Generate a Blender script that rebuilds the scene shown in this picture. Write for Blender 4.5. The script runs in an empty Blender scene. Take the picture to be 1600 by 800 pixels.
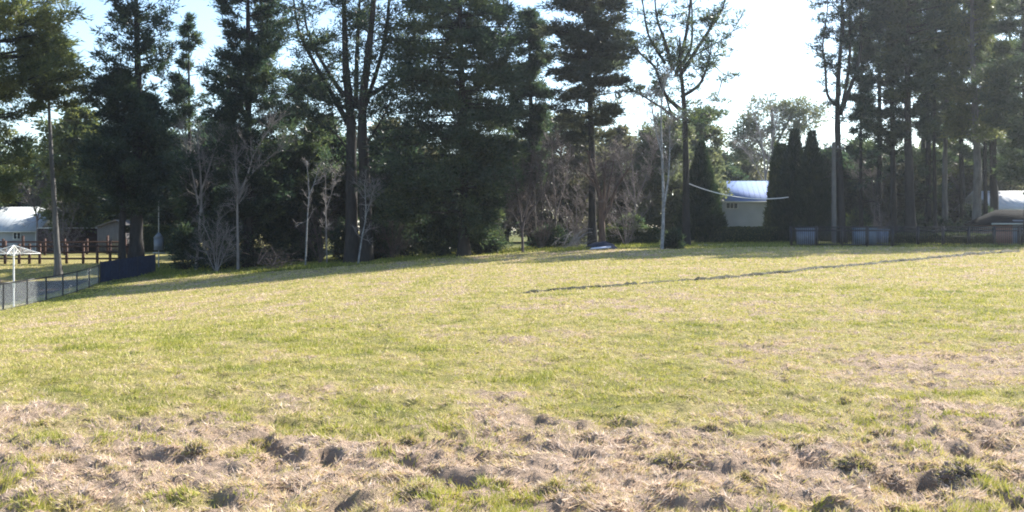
import bpy, math
import numpy as np

C = bpy.context.scene.collection
R = math.radians
rng = np.random.default_rng(11)

# ------------------------------------------------------------------ camera, sky, sun, exposure
EYE = 1.75
HOR = 359.0          # row of the horizon in the 1600x800 photograph
F = 1600.0           # focal length in photograph pixels
cam_data = bpy.data.cameras.new('camera')
cam_data.sensor_width = 36
cam_data.lens = 36 * F / 1600
cam_data.shift_y = -(400 - HOR) / 1600
cam_data.clip_start = 0.1
cam_data.clip_end = 9000
cam = bpy.data.objects.new('camera', cam_data)
cam.location = (0, 0, EYE)
cam.rotation_euler = (R(90), 0, 0)
C.objects.link(cam)
bpy.context.scene.camera = cam

SUN_AZ, SUN_EL = 48.0, 35.0        # to the right of the view direction, above the horizon
world = bpy.data.worlds.new('World')
bpy.context.scene.world = world
world.use_nodes = True
wn = world.node_tree
sky = wn.nodes.new('ShaderNodeTexSky')
sky.sky_type = 'NISHITA'
sky.sun_disc = False
sky.sun_elevation = R(SUN_EL)
sky.sun_rotation = R(SUN_AZ)
sky.air_density = 1.0
sky.dust_density = 0.5
sky.ozone_density = 2.0
bg = wn.nodes['Background']
bg.inputs['Strength'].default_value = 0.10
wn.links.new(sky.outputs[0], bg.inputs['Color'])

sun_data = bpy.data.lights.new('sun', 'SUN')
sun_data.energy = 4.9
sun_data.angle = R(0.55)
sun_data.color = (1.0, 0.94, 0.84)
sun = bpy.data.objects.new('sun', sun_data)
sun.rotation_euler = (R(90 - SUN_EL), 0, R(180 - SUN_AZ + 0))
sun.location = (60, 30, 60)
C.objects.link(sun)

vs = bpy.context.scene.view_settings
bpy.context.scene.display_settings.display_device = 'sRGB'
vs.view_transform = 'Standard'
vs.look = 'None'
vs.exposure = 1.6
vs.gamma = 1.0
vs.use_curve_mapping = False
cy = bpy.context.scene.cycles
cy.max_bounces = 6
cy.diffuse_bounces = 3
cy.transmission_bounces = 4
cy.transparent_max_bounces = 8
cy.use_denoising = True
cy.denoiser = 'OPENIMAGEDENOISE'
cy.denoising_input_passes = 'RGB_ALBEDO_NORMAL'
cy.denoising_prefilter = 'NONE'
cy.filter_width = 1.9

# ------------------------------------------------------------------ small helpers
_lat = np.random.default_rng(5).random((256, 256))


def vnoise(x, y):
    xi = np.floor(x).astype(int); yi = np.floor(y).astype(int)
    fx = x - xi; fy = y - yi
    fx = fx * fx * (3 - 2 * fx); fy = fy * fy * (3 - 2 * fy)
    a = _lat[xi & 255, yi & 255]; b = _lat[(xi + 1) & 255, yi & 255]
    c = _lat[xi & 255, (yi + 1) & 255]; d = _lat[(xi + 1) & 255, (yi + 1) & 255]
    return (a * (1 - fx) + b * fx) * (1 - fy) + (c * (1 - fx) + d * fx) * fy


def fbm(x, y, s, octv=4, off=0.0):
    x = np.asarray(x, float) / s + off; y = np.asarray(y, float) / s + off * 1.7
    t = np.zeros_like(x); a = 0.5; n = 0
    for k in range(octv):
        t = t + a * vnoise(x + 13.7 * k, y + 31.3 * k); n += a
        a *= 0.5; x = x * 2.03; y = y * 2.03
    return t / n


def sstep(a, b, x):
    t = np.clip((x - a) / (b - a), 0, 1)
    return t * t * (3 - 2 * t)


def px(x, y, d):
    return np.array([(x - 800) / F * d, d, EYE + (HOR - y) / F * d])


# ---- terrain height: smooth thin plate through surveyed points
_cp = []
for X in (-7, 0, 7):
    for Y in (0, 6, 11):
        _cp.append((X, Y, 0.0))
_cp += [(-30, -20, 0), (30, -20, 0), (-14, 0, -.1), (14, 0, 0), (-9, 17, -.25), (9, 17, 0.02), (0, 28, -.05), (14, 28, 0.05), (0, 45, -.1),
        (-13, 28, -1.0), (-22.3, 44.6, -1.82), (-27.7, 68.6, -1.85), (-16.3, 62, -1.32), (-3.7, 74, -0.18), (6.6, 76, 0.38), (15, 77, 0.46),
        (23.7, 76, 0.5), (38, 76, 0.5), (33, 66, 0.35), (-60, 45, -3.0), (-60, 80, -1.2), (60, 40, .4), (60, 80, .5),
        (-36, 85, -0.75), (-20, 90, -0.5), (0, 95, 0.4), (20, 95, 0.6), (45, 95, 0.6), (-45, 120, -0.3), (-20, 120, .2), (0, 120, .5), (30, 120, .7),
        (-80, 150, 0.4), (0, 150, .6), (80, 150, .7)]
_cp = np.array(_cp, float)


def _phi(r):
    return np.where(r > 1e-9, r * r * np.log(r + 1e-9), 0)


_n = len(_cp)
_K = _phi(np.hypot(_cp[:, None, 0] - _cp[None, :, 0], _cp[:, None, 1] - _cp[None, :, 1])) + np.eye(_n) * 2.0
_P = np.c_[np.ones(_n), _cp[:, :2]]
_A = np.block([[_K, _P], [_P.T, np.zeros((3, 3))]])
_w = np.linalg.solve(_A, np.r_[_cp[:, 2], 0, 0, 0])


def ground(x, y):
    x = np.asarray(x, float); y = np.asarray(y, float)
    sh = x.shape
    x = x.ravel(); y = y.ravel()
    xc = np.clip(x, -80, 80); yc = np.clip(y, -20, 150)
    z = np.zeros_like(x)
    for s in range(0, len(x), 60000):
        q = slice(s, s + 60000)
        r = np.hypot(xc[q, None] - _cp[None, :, 0], yc[q, None] - _cp[None, :, 1])
        z[q] = _phi(r) @ _w[:_n] + _w[_n] + _w[_n + 1] * xc[q] + _w[_n + 2] * yc[q]
    far = sstep(40, 400, np.hypot(x - xc, y - yc))
    return (z * (1 - far) + 0.8 * far).reshape(sh)


def gz(x, y):
    return float(ground(np.array([x]), np.array([y]))[0])


def dryness(x, y):
    """straw (1) against green (0) over the paddock: where the turf itself is dead or growing"""
    d = y
    base = 1.10 - 0.61 * sstep(7.7, 10.3, d + 1.8 * (fbm(x, y, 2.5, 3, 2.2) - .5) * 2) + 0.17 * sstep(15, 40, d)
    base = base + (fbm(x, y, 1.1, 4, 7.1) - .5) * .85 + (fbm(x, y, .38, 2, 14.4) - .5) * .55 + (fbm(x, y, 8, 3, 4.4) - .5) * .16
    base = base + .09 * np.sin(x * 2.6 + .02 * y) * sstep(20, 30, y) * (1 - sstep(-2, 4, x))
    base = base + 0.38 * np.exp(-(((x - 6.2) / 2.8) ** 2 + ((y - 13.5) / 2.6) ** 2))
    base = base + 0.22 * np.exp(-(((x - 4.5) / 4) ** 2 + ((y - 23) / 4) ** 2))
    return np.clip(base, 0, 1)


def relief(x, y):
    """lumps of the turf itself"""
    near = 1 - sstep(22, 50, y)
    rough = np.clip(.30 + dryness(x, y), 0, 1.2) * (.55 + .45 * (1 - sstep(8.5, 11.5, y)))
    a = (fbm(x, y, .42, 3, 1.1) - .5) * .055 * rough
    b = -np.maximum(.44 - fbm(x, y, .34, 2, 9.3), 0) * .36 * rough
    c = (fbm(x, y, .13, 3, 5.5) - .5) * .125 * rough
    return (a + b + c) * near * sstep(1.0, 4.5, y + .001) + (fbm(x, y, 6, 3, 3.3) - .5) * .12


def surf(x, y):
    return ground(x, y) + relief(x, y)


# ---- mesh builder
class MB:
    def __init__(s):
        s.v = []; s.f3 = []; s.f4 = []; s.t = []; s.n = 0

    def add(s, v, f3=None, f4=None, tint=None):
        v = np.asarray(v, float).reshape(-1, 3)
        s.v.append(v)
        s.t.append(np.full(len(v), .5) if tint is None else np.broadcast_to(np.asarray(tint, float), (len(v),)))
        if f3 is not None and len(f3): s.f3.append(np.asarray(f3, int).reshape(-1, 3) + s.n)
        if f4 is not None and len(f4): s.f4.append(np.asarray(f4, int).reshape(-1, 4) + s.n)
        s.n += len(v)
        return s

    def box(s, c, size, rot=0.0, tint=None):
        sx, sy, sz = np.array(size) / 2
        v = np.array([(a * sx, b * sy, e * sz) for e in (-1, 1) for b in (-1, 1) for a in (-1, 1)])
        co, si = math.cos(rot), math.sin(rot)
        v = v @ np.array([[co, si, 0], [-si, co, 0], [0, 0, 1]]) + np.array(c)
        return s.add(v, None, [(0, 2, 3, 1), (4, 5, 7, 6), (0, 1, 5, 4), (2, 6, 7, 3), (0, 4, 6, 2), (1, 3, 7, 5)], tint)

    def bar(s, p, q, w, h=None, tint=None):
        """a square bar from p to q"""
        p = np.array(p, float); q = np.array(q, float); h = h or w
        d = (q - p) / np.linalg.norm(q - p)
        a = np.cross(d, (0, 0, 1.0))
        if np.linalg.norm(a) < 1e-3: a = np.array([1.0, 0, 0])
        a /= np.linalg.norm(a); b = np.cross(a, d)
        v = [e + a * i * w / 2 + b * j * h / 2 for e in (p, q) for j in (-1, 1) for i in (-1, 1)]
        return s.add(v, None, [(0, 2, 3, 1), (4, 5, 7, 6), (0, 1, 5, 4), (2, 6, 7, 3), (0, 4, 6, 2), (1, 3, 7, 5)], tint)

    def tube(s, pts, rad, sides=8, tint=None, rough=0.0, cap=True):
        pts = np.asarray(pts, float); k = len(pts)
        rad = np.broadcast_to(np.asarray(rad, float), (k,))
        d = np.gradient(pts, axis=0); d /= np.linalg.norm(d, axis=1)[:, None] + 1e-9
        ref = np.array([1.0, 0.03, 0.02]) if abs(d[:, 0]).mean() < .8 else np.array([0, .05, 1.0])
        a = np.cross(d, ref); a /= np.linalg.norm(a, axis=1)[:, None] + 1e-9
        b = np.cross(d, a)
        th = np.arange(sides) * 2 * np.pi / sides
        rr = rad[:, None] * (1 + rough * (rng.random((k, sides)) - .5))
        v = pts[:, None] + rr[..., None] * (np.cos(th)[None, :, None] * a[:, None] + np.sin(th)[None, :, None] * b[:, None])
        i = np.arange(k - 1)[:, None] * sides; j = np.arange(sides)[None]; j2 = (j + 1) % sides
        f = np.stack([i + j, i + j2, i + sides + j2, i + sides + j], -1).reshape(-1, 4)
        s.add(v, None, f, tint)
        if cap:
            for e in (0, k - 1):
                o = s.n
                ring = v[e]
                s.add(np.vstack([ring, pts[e]]), [(m, (m + 1) % sides, sides) for m in range(sides)], None, tint)
        return s

    def sticks(s, p, q, r0, r1, sides=3, tint=None):
        """many tapered sticks at once"""
        p = np.asarray(p, float); q = np.asarray(q, float); n = len(p)
        if n == 0: return s
        d = q - p; d = d / (np.linalg.norm(d, axis=1)[:, None] + 1e-9)
        a = np.cross(d, np.array([.31, .77, .55])); a /= np.linalg.norm(a, axis=1)[:, None] + 1e-9
        b = np.cross(d, a)
        r0 = np.broadcast_to(r0, (n,)); r1 = np.broadcast_to(r1, (n,))
        th = np.arange(sides) * 2 * np.pi / sides
        cs = np.cos(th)[None, :, None] * a[:, None] + np.sin(th)[None, :, None] * b[:, None]
        v = np.concatenate([p[:, None] + cs * r0[:, None, None], q[:, None] + cs * r1[:, None, None]], 1)
        j = np.arange(sides); j2 = (j + 1) % sides
        f = np.stack([j, j2, sides + j2, sides + j], -1)[None] + (np.arange(n) * 2 * sides)[:, None, None]
        t = None if tint is None else np.repeat(np.broadcast_to(tint, (n,)), 2 * sides)
        return s.add(v, None, f, t)

    def blades(s, base, dirs, length, width, tint=.5, leaf=False):
        """many leaf-sized faces: a triangle (needle spray) or a four-point leaf each"""
        base = np.asarray(base, float); n = len(base)
        if n == 0: return s
        d = dirs / (np.linalg.norm(dirs, axis=1)[:, None] + 1e-9)
        side = np.cross(d, rng.normal(size=(n, 3))); side /= np.linalg.norm(side, axis=1)[:, None] + 1e-9
        length = np.broadcast_to(length, (n,))[:, None]; width = np.broadcast_to(width, (n,))[:, None]
        if leaf:
            v = np.stack([base, base + d * length * .5 + side * width * .5, base + d * length, base + d * length * .5 - side * width * .5], 1)
            return s.add(v, None, np.arange(4 * n).reshape(-1, 4), np.repeat(np.broadcast_to(tint, (n,)), 4))
        v = np.stack([base - side * width * .5, base + side * width * .5, base + d * length], 1)
        return s.add(v, np.arange(3 * n).reshape(-1, 3), None, np.repeat(np.broadcast_to(tint, (n,)), 3))

    def build(s, name, mat, parent=None, origin=None, smooth=False):
        me = bpy.data.meshes.new(name)
        v = np.concatenate(s.v) if s.v else np.zeros((0, 3))
        if origin is not None: v = v - np.asarray(origin, float)
        f3 = np.concatenate(s.f3) if s.f3 else np.zeros((0, 3), int)
        f4 = np.concatenate(s.f4) if s.f4 else np.zeros((0, 4), int)
        me.vertices.add(len(v)); me.vertices.foreach_set('co', v.astype(np.float32).ravel())
        li = np.concatenate([f3.ravel(), f4.ravel()]).astype(np.int32)
        me.loops.add(len(li)); me.loops.foreach_set('vertex_index', li)
        st = np.concatenate([np.arange(len(f3)) * 3, len(f3) * 3 + np.arange(len(f4)) * 4]).astype(np.int32)
        me.polygons.add(len(st)); me.polygons.foreach_set('loop_start', st)
        at = me.attributes.new('tint', 'FLOAT', 'POINT')
        at.data.foreach_set('value', np.concatenate(s.t).astype(np.float32))
        if smooth: me.polygons.foreach_set('use_smooth', np.ones(len(st), bool))
        me.update(calc_edges=True)
        me.materials.append(mat)
        o = bpy.data.objects.new(name, me)
        C.objects.link(o)
        if parent is not None: o.parent = parent
        elif origin is not None: o.location = origin
        return o


def tag(o, label=None, cat=None, group=None, kind=None):
    if label: o['label'] = label
    if cat: o['category'] = cat
    if group: o['group'] = group
    if kind: o['kind'] = kind
    return o


def thing(name, label, cat, loc, group=None):
    o = bpy.data.objects.new(name, None)
    o.empty_display_size = .3
    C.objects.link(o)
    o.location = loc
    return tag(o, label, cat, group)


# ------------------------------------------------------------------ materials
def new_mat(name):
    m = bpy.data.materials.new(name); m.use_nodes = True
    nt = m.node_tree
    return m, nt, nt.nodes['Principled BSDF']


def N(nt, t, **kw):
    n = nt.nodes.new(t)
    for k, v in kw.items(): setattr(n, k, v)
    return n


def ramp(nt, stops):
    r = N(nt, 'ShaderNodeValToRGB')
    e = r.color_ramp.elements
    while len(e) < len(stops): e.new(.5)
    for q, (p, c) in zip(e, stops):
        q.position = p; q.color = (*c, 1)
    return r


def plain(name, c1, c2=None, scale=3.0, rough=.8, metal=0.0, stretch=(1, 1, 1), bump=0.0, spec=.3):
    """two tones broken up by noise"""
    m, nt, b = new_mat(name)
    c2 = c2 or tuple(x * .75 for x in c1)
    tc = N(nt, 'ShaderNodeTexCoord'); mp = N(nt, 'ShaderNodeMapping')
    mp.inputs['Scale'].default_value = stretch
    nz = N(nt, 'ShaderNodeTexNoise'); nz.inputs['Scale'].default_value = scale; nz.inputs['Detail'].default_value = 5
    r = ramp(nt, [(.3, c2), (.7, c1)])
    nt.links.new(tc.outputs['Object'], mp.inputs[0]); nt.links.new(mp.outputs[0], nz.inputs['Vector'])
    nt.links.new(nz.outputs['Fac'], r.inputs[0]); nt.links.new(r.outputs[0], b.inputs['Base Color'])
    b.inputs['Roughness'].default_value = rough; b.inputs['Metallic'].default_value = metal
    b.inputs['Specular IOR Level'].default_value = spec
    if bump:
        bp = N(nt, 'ShaderNodeBump'); bp.inputs['Strength'].default_value = bump; bp.inputs['Distance'].default_value = .05
        nt.links.new(nz.outputs['Fac'], bp.inputs['Height']); nt.links.new(bp.outputs[0], b.inputs['Normal'])
    return m


def leafy(name, stops, trans=.45, rough=.45, tcol=2.3, tb=.66):
    """foliage: colour picked by each leaf's own tint; light passes through"""
    m, nt, b = new_mat(name)
    at = N(nt, 'ShaderNodeAttribute', attribute_name='tint')
    r = ramp(nt, stops)
    nt.links.new(at.outputs['Fac'], r.inputs[0])
    b.inputs['Roughness'].default_value = rough
    b.inputs['Specular IOR Level'].default_value = .3
    nt.links.new(r.outputs[0], b.inputs['Base Color'])
    tr = N(nt, 'ShaderNodeBsdfTranslucent')
    mx = N(nt, 'ShaderNodeMix', data_type='RGBA', blend_type='MULTIPLY')
    mx.inputs[0].default_value = 1
    mx.inputs[7].default_value = (tcol, tcol * .99, tcol * tb, 1)
    nt.links.new(r.outputs[0], mx.inputs[6]); nt.links.new(mx.outputs[2], tr.inputs['Color'])
    ms = N(nt, 'ShaderNodeMixShader'); ms.inputs[0].default_value = trans
    nt.links.new(b.outputs[0], ms.inputs[1]); nt.links.new(tr.outputs[0], ms.inputs[2])
    nt.links.new(ms.outputs[0], nt.nodes['Material Output'].inputs['Surface'])
    return m


M = {}
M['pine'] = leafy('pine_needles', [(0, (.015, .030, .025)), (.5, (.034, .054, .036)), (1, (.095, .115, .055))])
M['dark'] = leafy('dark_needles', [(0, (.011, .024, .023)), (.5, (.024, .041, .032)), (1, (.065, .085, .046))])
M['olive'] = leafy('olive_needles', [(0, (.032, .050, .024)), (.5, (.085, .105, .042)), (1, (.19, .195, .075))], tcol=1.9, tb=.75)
M['cedar'] = leafy('cedar_needles', [(0, (.028, .038, .034)), (.5, (.045, .054, .042)), (1, (.085, .082, .058))])
M['gum'] = leafy('gum_leaves', [(0, (.05, .07, .045)), (.5, (.10, .12, .07)), (1, (.17, .17, .09))], tcol=1.5, tb=.8)
M['cypress'] = leafy('cypress_scales', [(0, (.010, .024, .016)), (.6, (.02, .036, .02)), (1, (.05, .065, .025))], trans=.2, rough=.6)
M['hedge'] = leafy('hedge_leaves', [(0, (.018, .034, .016)), (.6, (.045, .065, .025)), (1, (.12, .14, .05))], trans=.25, rough=.6)
M['scrub'] = leafy('scrub_leaves', [(0, (.045, .055, .038)), (.5, (.085, .09, .058)), (1, (.16, .15, .095))], tcol=1.5, tb=.8)
M['bark'] = plain('dark_bark', (.034, .031, .03), (.015, .0145, .0145), 2.5, .95, stretch=(3, 3, .7), bump=.6)
M['greybark'] = plain('grey_bark', (.15, .145, .14), (.07, .068, .066), 2, .9, stretch=(3, 3, .7), bump=.5)
M['redbark'] = plain('red_brown_bark', (.12, .075, .055), (.055, .038, .032), 2.5, .9, stretch=(3, 3, .6), bump=.5)
M['palebark'] = plain('pale_bark', (.29, .30, .31), (.13, .135, .14), 3, .8, stretch=(1.5, 1.5, 1.5), bump=.2)
M['twig'] = plain('pale_twigs', (.27, .25, .245), (.17, .155, .15), 2, .9)
M['pinktwig'] = plain('pinkish_twigs', (.23, .195, .19), (.15, .13, .125), 2, .9)
M['browntwig'] = plain('brown_twigs', (.13, .10, .095), (.07, .058, .056), 2, .9)
M['black'] = plain('black_paint', (.012, .013, .016), (.02, .02, .024), 6, .45)
M['galv'] = plain('galvanised_steel', (.42, .45, .45), (.34, .36, .36), 8, .55, .3)
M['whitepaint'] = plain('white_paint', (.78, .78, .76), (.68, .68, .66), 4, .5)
M['redwood'] = plain('red_stained_timber', (.095, .05, .038), (.055, .031, .026), 3, .85, stretch=(1, 1, 4))
M['paling'] = plain('weathered_palings', (.19, .18, .175), (.12, .112, .11), 2, .9, stretch=(6, 6, .6))
M['roofpale'] = plain('pale_roof_metal', (.42, .45, .47), (.35, .38, .40), 1.2, .5)
M['roofwhite'] = plain('white_roof_metal', (.60, .62, .66), (.52, .54, .58), 1.2, .45)
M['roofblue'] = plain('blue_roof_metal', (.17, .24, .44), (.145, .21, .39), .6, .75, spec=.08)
M['rooftile'] = plain('dark_roof_tiles', (.013, .015, .018), (.008, .009, .012), 8, .95, spec=.05)
M['render'] = plain('pale_weatherboard', (.42, .43, .46), (.35, .36, .39), .8, .8)
M['render2'] = plain('grey_cladding', (.42, .44, .46), (.34, .36, .38), .8, .8)
M['glass'] = plain('dark_glass', (.03, .04, .05), (.02, .025, .03), 1, .1, spec=.6)
M['bluegrey'] = plain('blue_grey_steel', (.21, .245, .31), (.16, .19, .25), 2, .5)
M['bluebin'] = plain('blue_steel', (.19, .245, .31), (.13, .175, .23), 2, .5)
M['shade'] = plain('navy_shade_cloth', (.018, .028, .06), (.011, .018, .04), 5, .85)
M['tarp'] = plain('dark_blue_tarpaulin', (.022, .032, .06), (.014, .02, .04), 3, .9, spec=.05)
M['board'] = plain('pale_blue_board', (.55, .62, .80), (.45, .52, .70), 2, .5)
M['soil'] = plain('torn_turf_soil', (.20, .155, .13), (.09, .07, .062), 14, .95, bump=.8)
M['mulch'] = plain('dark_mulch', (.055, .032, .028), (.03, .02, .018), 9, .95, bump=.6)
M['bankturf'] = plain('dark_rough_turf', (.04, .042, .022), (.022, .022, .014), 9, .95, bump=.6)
M['concrete'] = plain('concrete', (.42, .41, .39), (.34, .33, .32), 2, .85)
M['straw'] = leafy('straw', [(0, (.20, .135, .085)), (.5, (.50, .40, .27)), (1, (.70, .60, .44))], trans=.3, rough=.7, tcol=1.1)
M['grass'] = leafy('grass_blades', [(0, (.13, .155, .03)), (.2, (.29, .305, .055)), (.4, (.45, .425, .10)), (.58, (.54, .465, .185)),
                                    (.8, (.54, .405, .305)), (1, (.76, .62, .51))], trans=.3, rough=.65, tcol=1.1, tb=.93)


def brick_mat():
    m, nt, b = new_mat('red_brick')
    tc = N(nt, 'ShaderNodeTexCoord'); mp = N(nt, 'ShaderNodeMapping'); mp.inputs['Rotation'].default_value = (R(90), 0, 0)
    br = N(nt, 'ShaderNodeTexBrick')
    br.inputs['Color1'].default_value = (.30, .12, .085, 1); br.inputs['Color2'].default_value = (.22, .085, .06, 1)
    br.inputs['Mortar'].default_value = (.35, .31, .28, 1); br.inputs['Scale'].default_value = 4
    nt.links.new(tc.outputs['Object'], mp.inputs[0]); nt.links.new(mp.outputs[0], br.inputs['Vector'])
    nt.links.new(br.outputs['Color'], b.inputs['Base Color']); b.inputs['Roughness'].default_value = .9
    return m


M['brick'] = brick_mat()


def ground_mat():
    m, nt, b = new_mat('paddock_turf')
    at = N(nt, 'ShaderNodeAttribute', attribute_name='tint')
    tc = N(nt, 'ShaderNodeTexCoord')
    n1 = N(nt, 'ShaderNodeTexNoise'); n1.inputs['Scale'].default_value = 9; n1.inputs['Detail'].default_value = 8; n1.inputs['Roughness'].default_value = .7
    n2 = N(nt, 'ShaderNodeTexNoise'); n2.inputs['Scale'].default_value = 1.1; n2.inputs['Detail'].default_value = 6
    nt.links.new(tc.outputs['Object'], n1.inputs['Vector']); nt.links.new(tc.outputs['Object'], n2.inputs['Vector'])
    ad = N(nt, 'ShaderNodeMath', operation='MULTIPLY_ADD'); ad.inputs[1].default_value = .5; nt.links.new(n1.outputs['Fac'], ad.inputs[0])
    sb = N(nt, 'ShaderNodeMath', operation='ADD'); sb.inputs[1].default_value = -.25
    nt.links.new(at.outputs['Fac'], ad.inputs[2]); nt.links.new(ad.outputs[0], sb.inputs[0])
    r = ramp(nt, [(0, (.04, .05, .018)), (.15, (.12, .13, .04)), (.4, (.22, .20, .07)), (.65, (.33, .28, .12)), (.85, (.30, .225, .165)), (1, (.37, .275, .205))])
    nt.links.new(sb.outputs[0], r.inputs[0])
    r2 = ramp(nt, [(.30, (.10, .075, .05)), (.42, (1, 1, 1))])
    nt.links.new(n1.outputs['Fac'], r2.inputs[0])
    mx = N(nt, 'ShaderNodeMix', data_type='RGBA', blend_type='MULTIPLY'); mx.inputs[0].default_value = .55
    nt.links.new(r.outputs[0], mx.inputs[6]); nt.links.new(r2.outputs[0], mx.inputs[7])
    nt.links.new(mx.outputs[2], b.inputs['Base Color'])
    b.inputs['Roughness'].default_value = .95; b.inputs['Specular IOR Level'].default_value = .1
    bp = N(nt, 'ShaderNodeBump'); bp.inputs['Strength'].default_value = 1; bp.inputs['Distance'].default_value = .11
    nt.links.new(n1.outputs['Fac'], bp.inputs['Height']); nt.links.new(bp.outputs[0], b.inputs['Normal'])
    return m


M['ground'] = ground_mat()

# ------------------------------------------------------------------ ground sheet
FIELD_END = lambda x: 72.0 + 3.5 * sstep(0, 12, x) - 1.5 * sstep(-8, -20, x)


def turf_tint(x, y):
    t = dryness(x, y)
    lawn = sstep(0, 3.5, y - FIELD_END(x) + 1.5 * (fbm(x, y, 4, 3, .3) - .5))
    wild_shade = np.clip(-.12 + .55 * (fbm(x, y, 5, 3, 6.6)), 0, 1)  # tree shade on the ground is put into this darker tint
    wild_shade = np.where(x < -27, wild_shade * .5 + .42, wild_shade)
    t = t * (1 - lawn) + wild_shade * lawn
    # greener strip along the garden fence on the left
    fx = -22.3 - 5.4 * (y - 44.6) / 24
    strip = np.exp(-((x - fx - .9) / 1.3) ** 2) * sstep(30, 52, y) * (1 - sstep(70, 76, y))
    t = t * (1 - .85 * strip)
    return np.clip(t, 0, 1)


rows = [-300, -120, -40, -15, -5, 0, 1.5, 3]
y = 4.0
while y < 150:
    rows.append(y); y *= 1.0065
while y < 1500:
    rows.append(y); y *= 1.12
rows = np.array(rows)
u = np.linspace(-1, 1, 641)
U, Y = np.meshgrid(u, rows)
halfw = np.where(Y < 150, 5.5 + .62 * np.maximum(Y, 0), 98.5 * (Y / 150) ** 1.0)
halfw = np.where(Y < 0, 5.5 + 1.2 * np.abs(Y), halfw)
X = U * halfw
edge = np.abs(U) > .995                       # outermost columns run far out sideways
X = np.where(edge, np.sign(U) * (halfw + 500), X)
Z = surf(X, Y)
TT = turf_tint(X, Y)
nr, nc = X.shape
idx = np.arange(nr * nc).reshape(nr, nc)
q = np.stack([idx[:-1, :-1], idx[:-1, 1:], idx[1:, 1:], idx[1:, :-1]], -1).reshape(-1, 4)
g = MB().add(np.stack([X, Y, Z], -1).reshape(-1, 3), None, q, TT.ravel())
tag(g.build('ground', M['ground'], smooth=True), kind='structure')


# ---- strips lying on the ground
def strip(name, pts, w, mat, lift=.03, kind='structure', n=60):
    pts = np.array(pts, float)
    t = np.linspace(0, 1, n); s = np.linspace(0, 1, len(pts))
    c = np.stack([np.interp(t, s, pts[:, k]) for k in (0, 1)], 1)
    d = np.gradient(c, axis=0); d /= np.linalg.norm(d, axis=1)[:, None]
    nrm = np.stack([-d[:, 1], d[:, 0]], 1)
    b = MB()
    k = 5
    off = np.linspace(-.5, .5, k) * w
    xy = c[:, None] + nrm[:, None] * off[None, :, None]
    z = surf(xy[..., 0], xy[..., 1]) + lift
    idx = np.arange(n * k).reshape(n, k)
    q = np.stack([idx[:-1, :-1], idx[:-1, 1:], idx[1:, 1:], idx[1:, :-1]], -1).reshape(-1, 4)
    b.add(np.concatenate([xy, z[..., None]], -1), None, q)
    return tag(b.build(name, mat, smooth=True), kind=kind)


strip('footpath', [(14.5, 80.2), (24, 80.4), (30, 80.6)], 1.3, M['concrete'], .05)
strip('garden_bed', [(-28.6, 43), (-31.6, 57), (-33.8, 70)], 9.5, M['mulch'], .05)

# ---- ridge of turned earth crossing the paddock
def place_px(x, y_):
    """where the sight line through a photo point meets the paddock"""
    ds = np.exp(np.linspace(math.log(4), math.log(110), 900))
    below = EYE - (y_ - HOR) / F * ds < ground((x - 800) / F * ds, ds)
    dd = ds[np.argmax(below)] if below.any() else 75.0
    return (x - 800) / F * dd, dd


line = np.array([place_px(a, b_) for a, b_ in [(800, 460), (925, 452), (1060, 440), (1200, 429), (1330, 416), (1460, 404), (1590, 394.5)]])
line = line[np.argsort(line[:, 1])]
tt = np.linspace(0, 1, 420); ss = np.r_[0, np.cumsum(np.hypot(*np.diff(line, axis=0).T))]; ss /= ss[-1]
cx = np.interp(tt, ss, line[:, 0]) + (fbm(tt * 60, tt * 0, 1.6, 3) - .5) * .7
cyy = np.interp(tt, ss, line[:, 1]) + (fbm(tt * 60, tt * 0 + 9, 1.6, 3) - .5) * .5
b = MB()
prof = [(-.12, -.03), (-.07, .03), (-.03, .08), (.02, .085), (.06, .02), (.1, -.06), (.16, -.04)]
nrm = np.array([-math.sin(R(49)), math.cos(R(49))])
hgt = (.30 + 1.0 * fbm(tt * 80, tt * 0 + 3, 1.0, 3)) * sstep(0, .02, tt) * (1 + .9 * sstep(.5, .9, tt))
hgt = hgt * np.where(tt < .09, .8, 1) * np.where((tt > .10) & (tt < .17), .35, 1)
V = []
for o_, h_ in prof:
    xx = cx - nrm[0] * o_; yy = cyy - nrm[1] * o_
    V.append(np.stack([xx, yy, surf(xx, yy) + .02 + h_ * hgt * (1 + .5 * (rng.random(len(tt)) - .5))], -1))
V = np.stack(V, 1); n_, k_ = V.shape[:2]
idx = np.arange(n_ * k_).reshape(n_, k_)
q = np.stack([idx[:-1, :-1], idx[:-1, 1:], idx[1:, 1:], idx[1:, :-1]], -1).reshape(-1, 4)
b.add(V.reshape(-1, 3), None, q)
tag(b.build('earth_bank', M['bankturf'], smooth=True), kind='structure')

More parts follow.
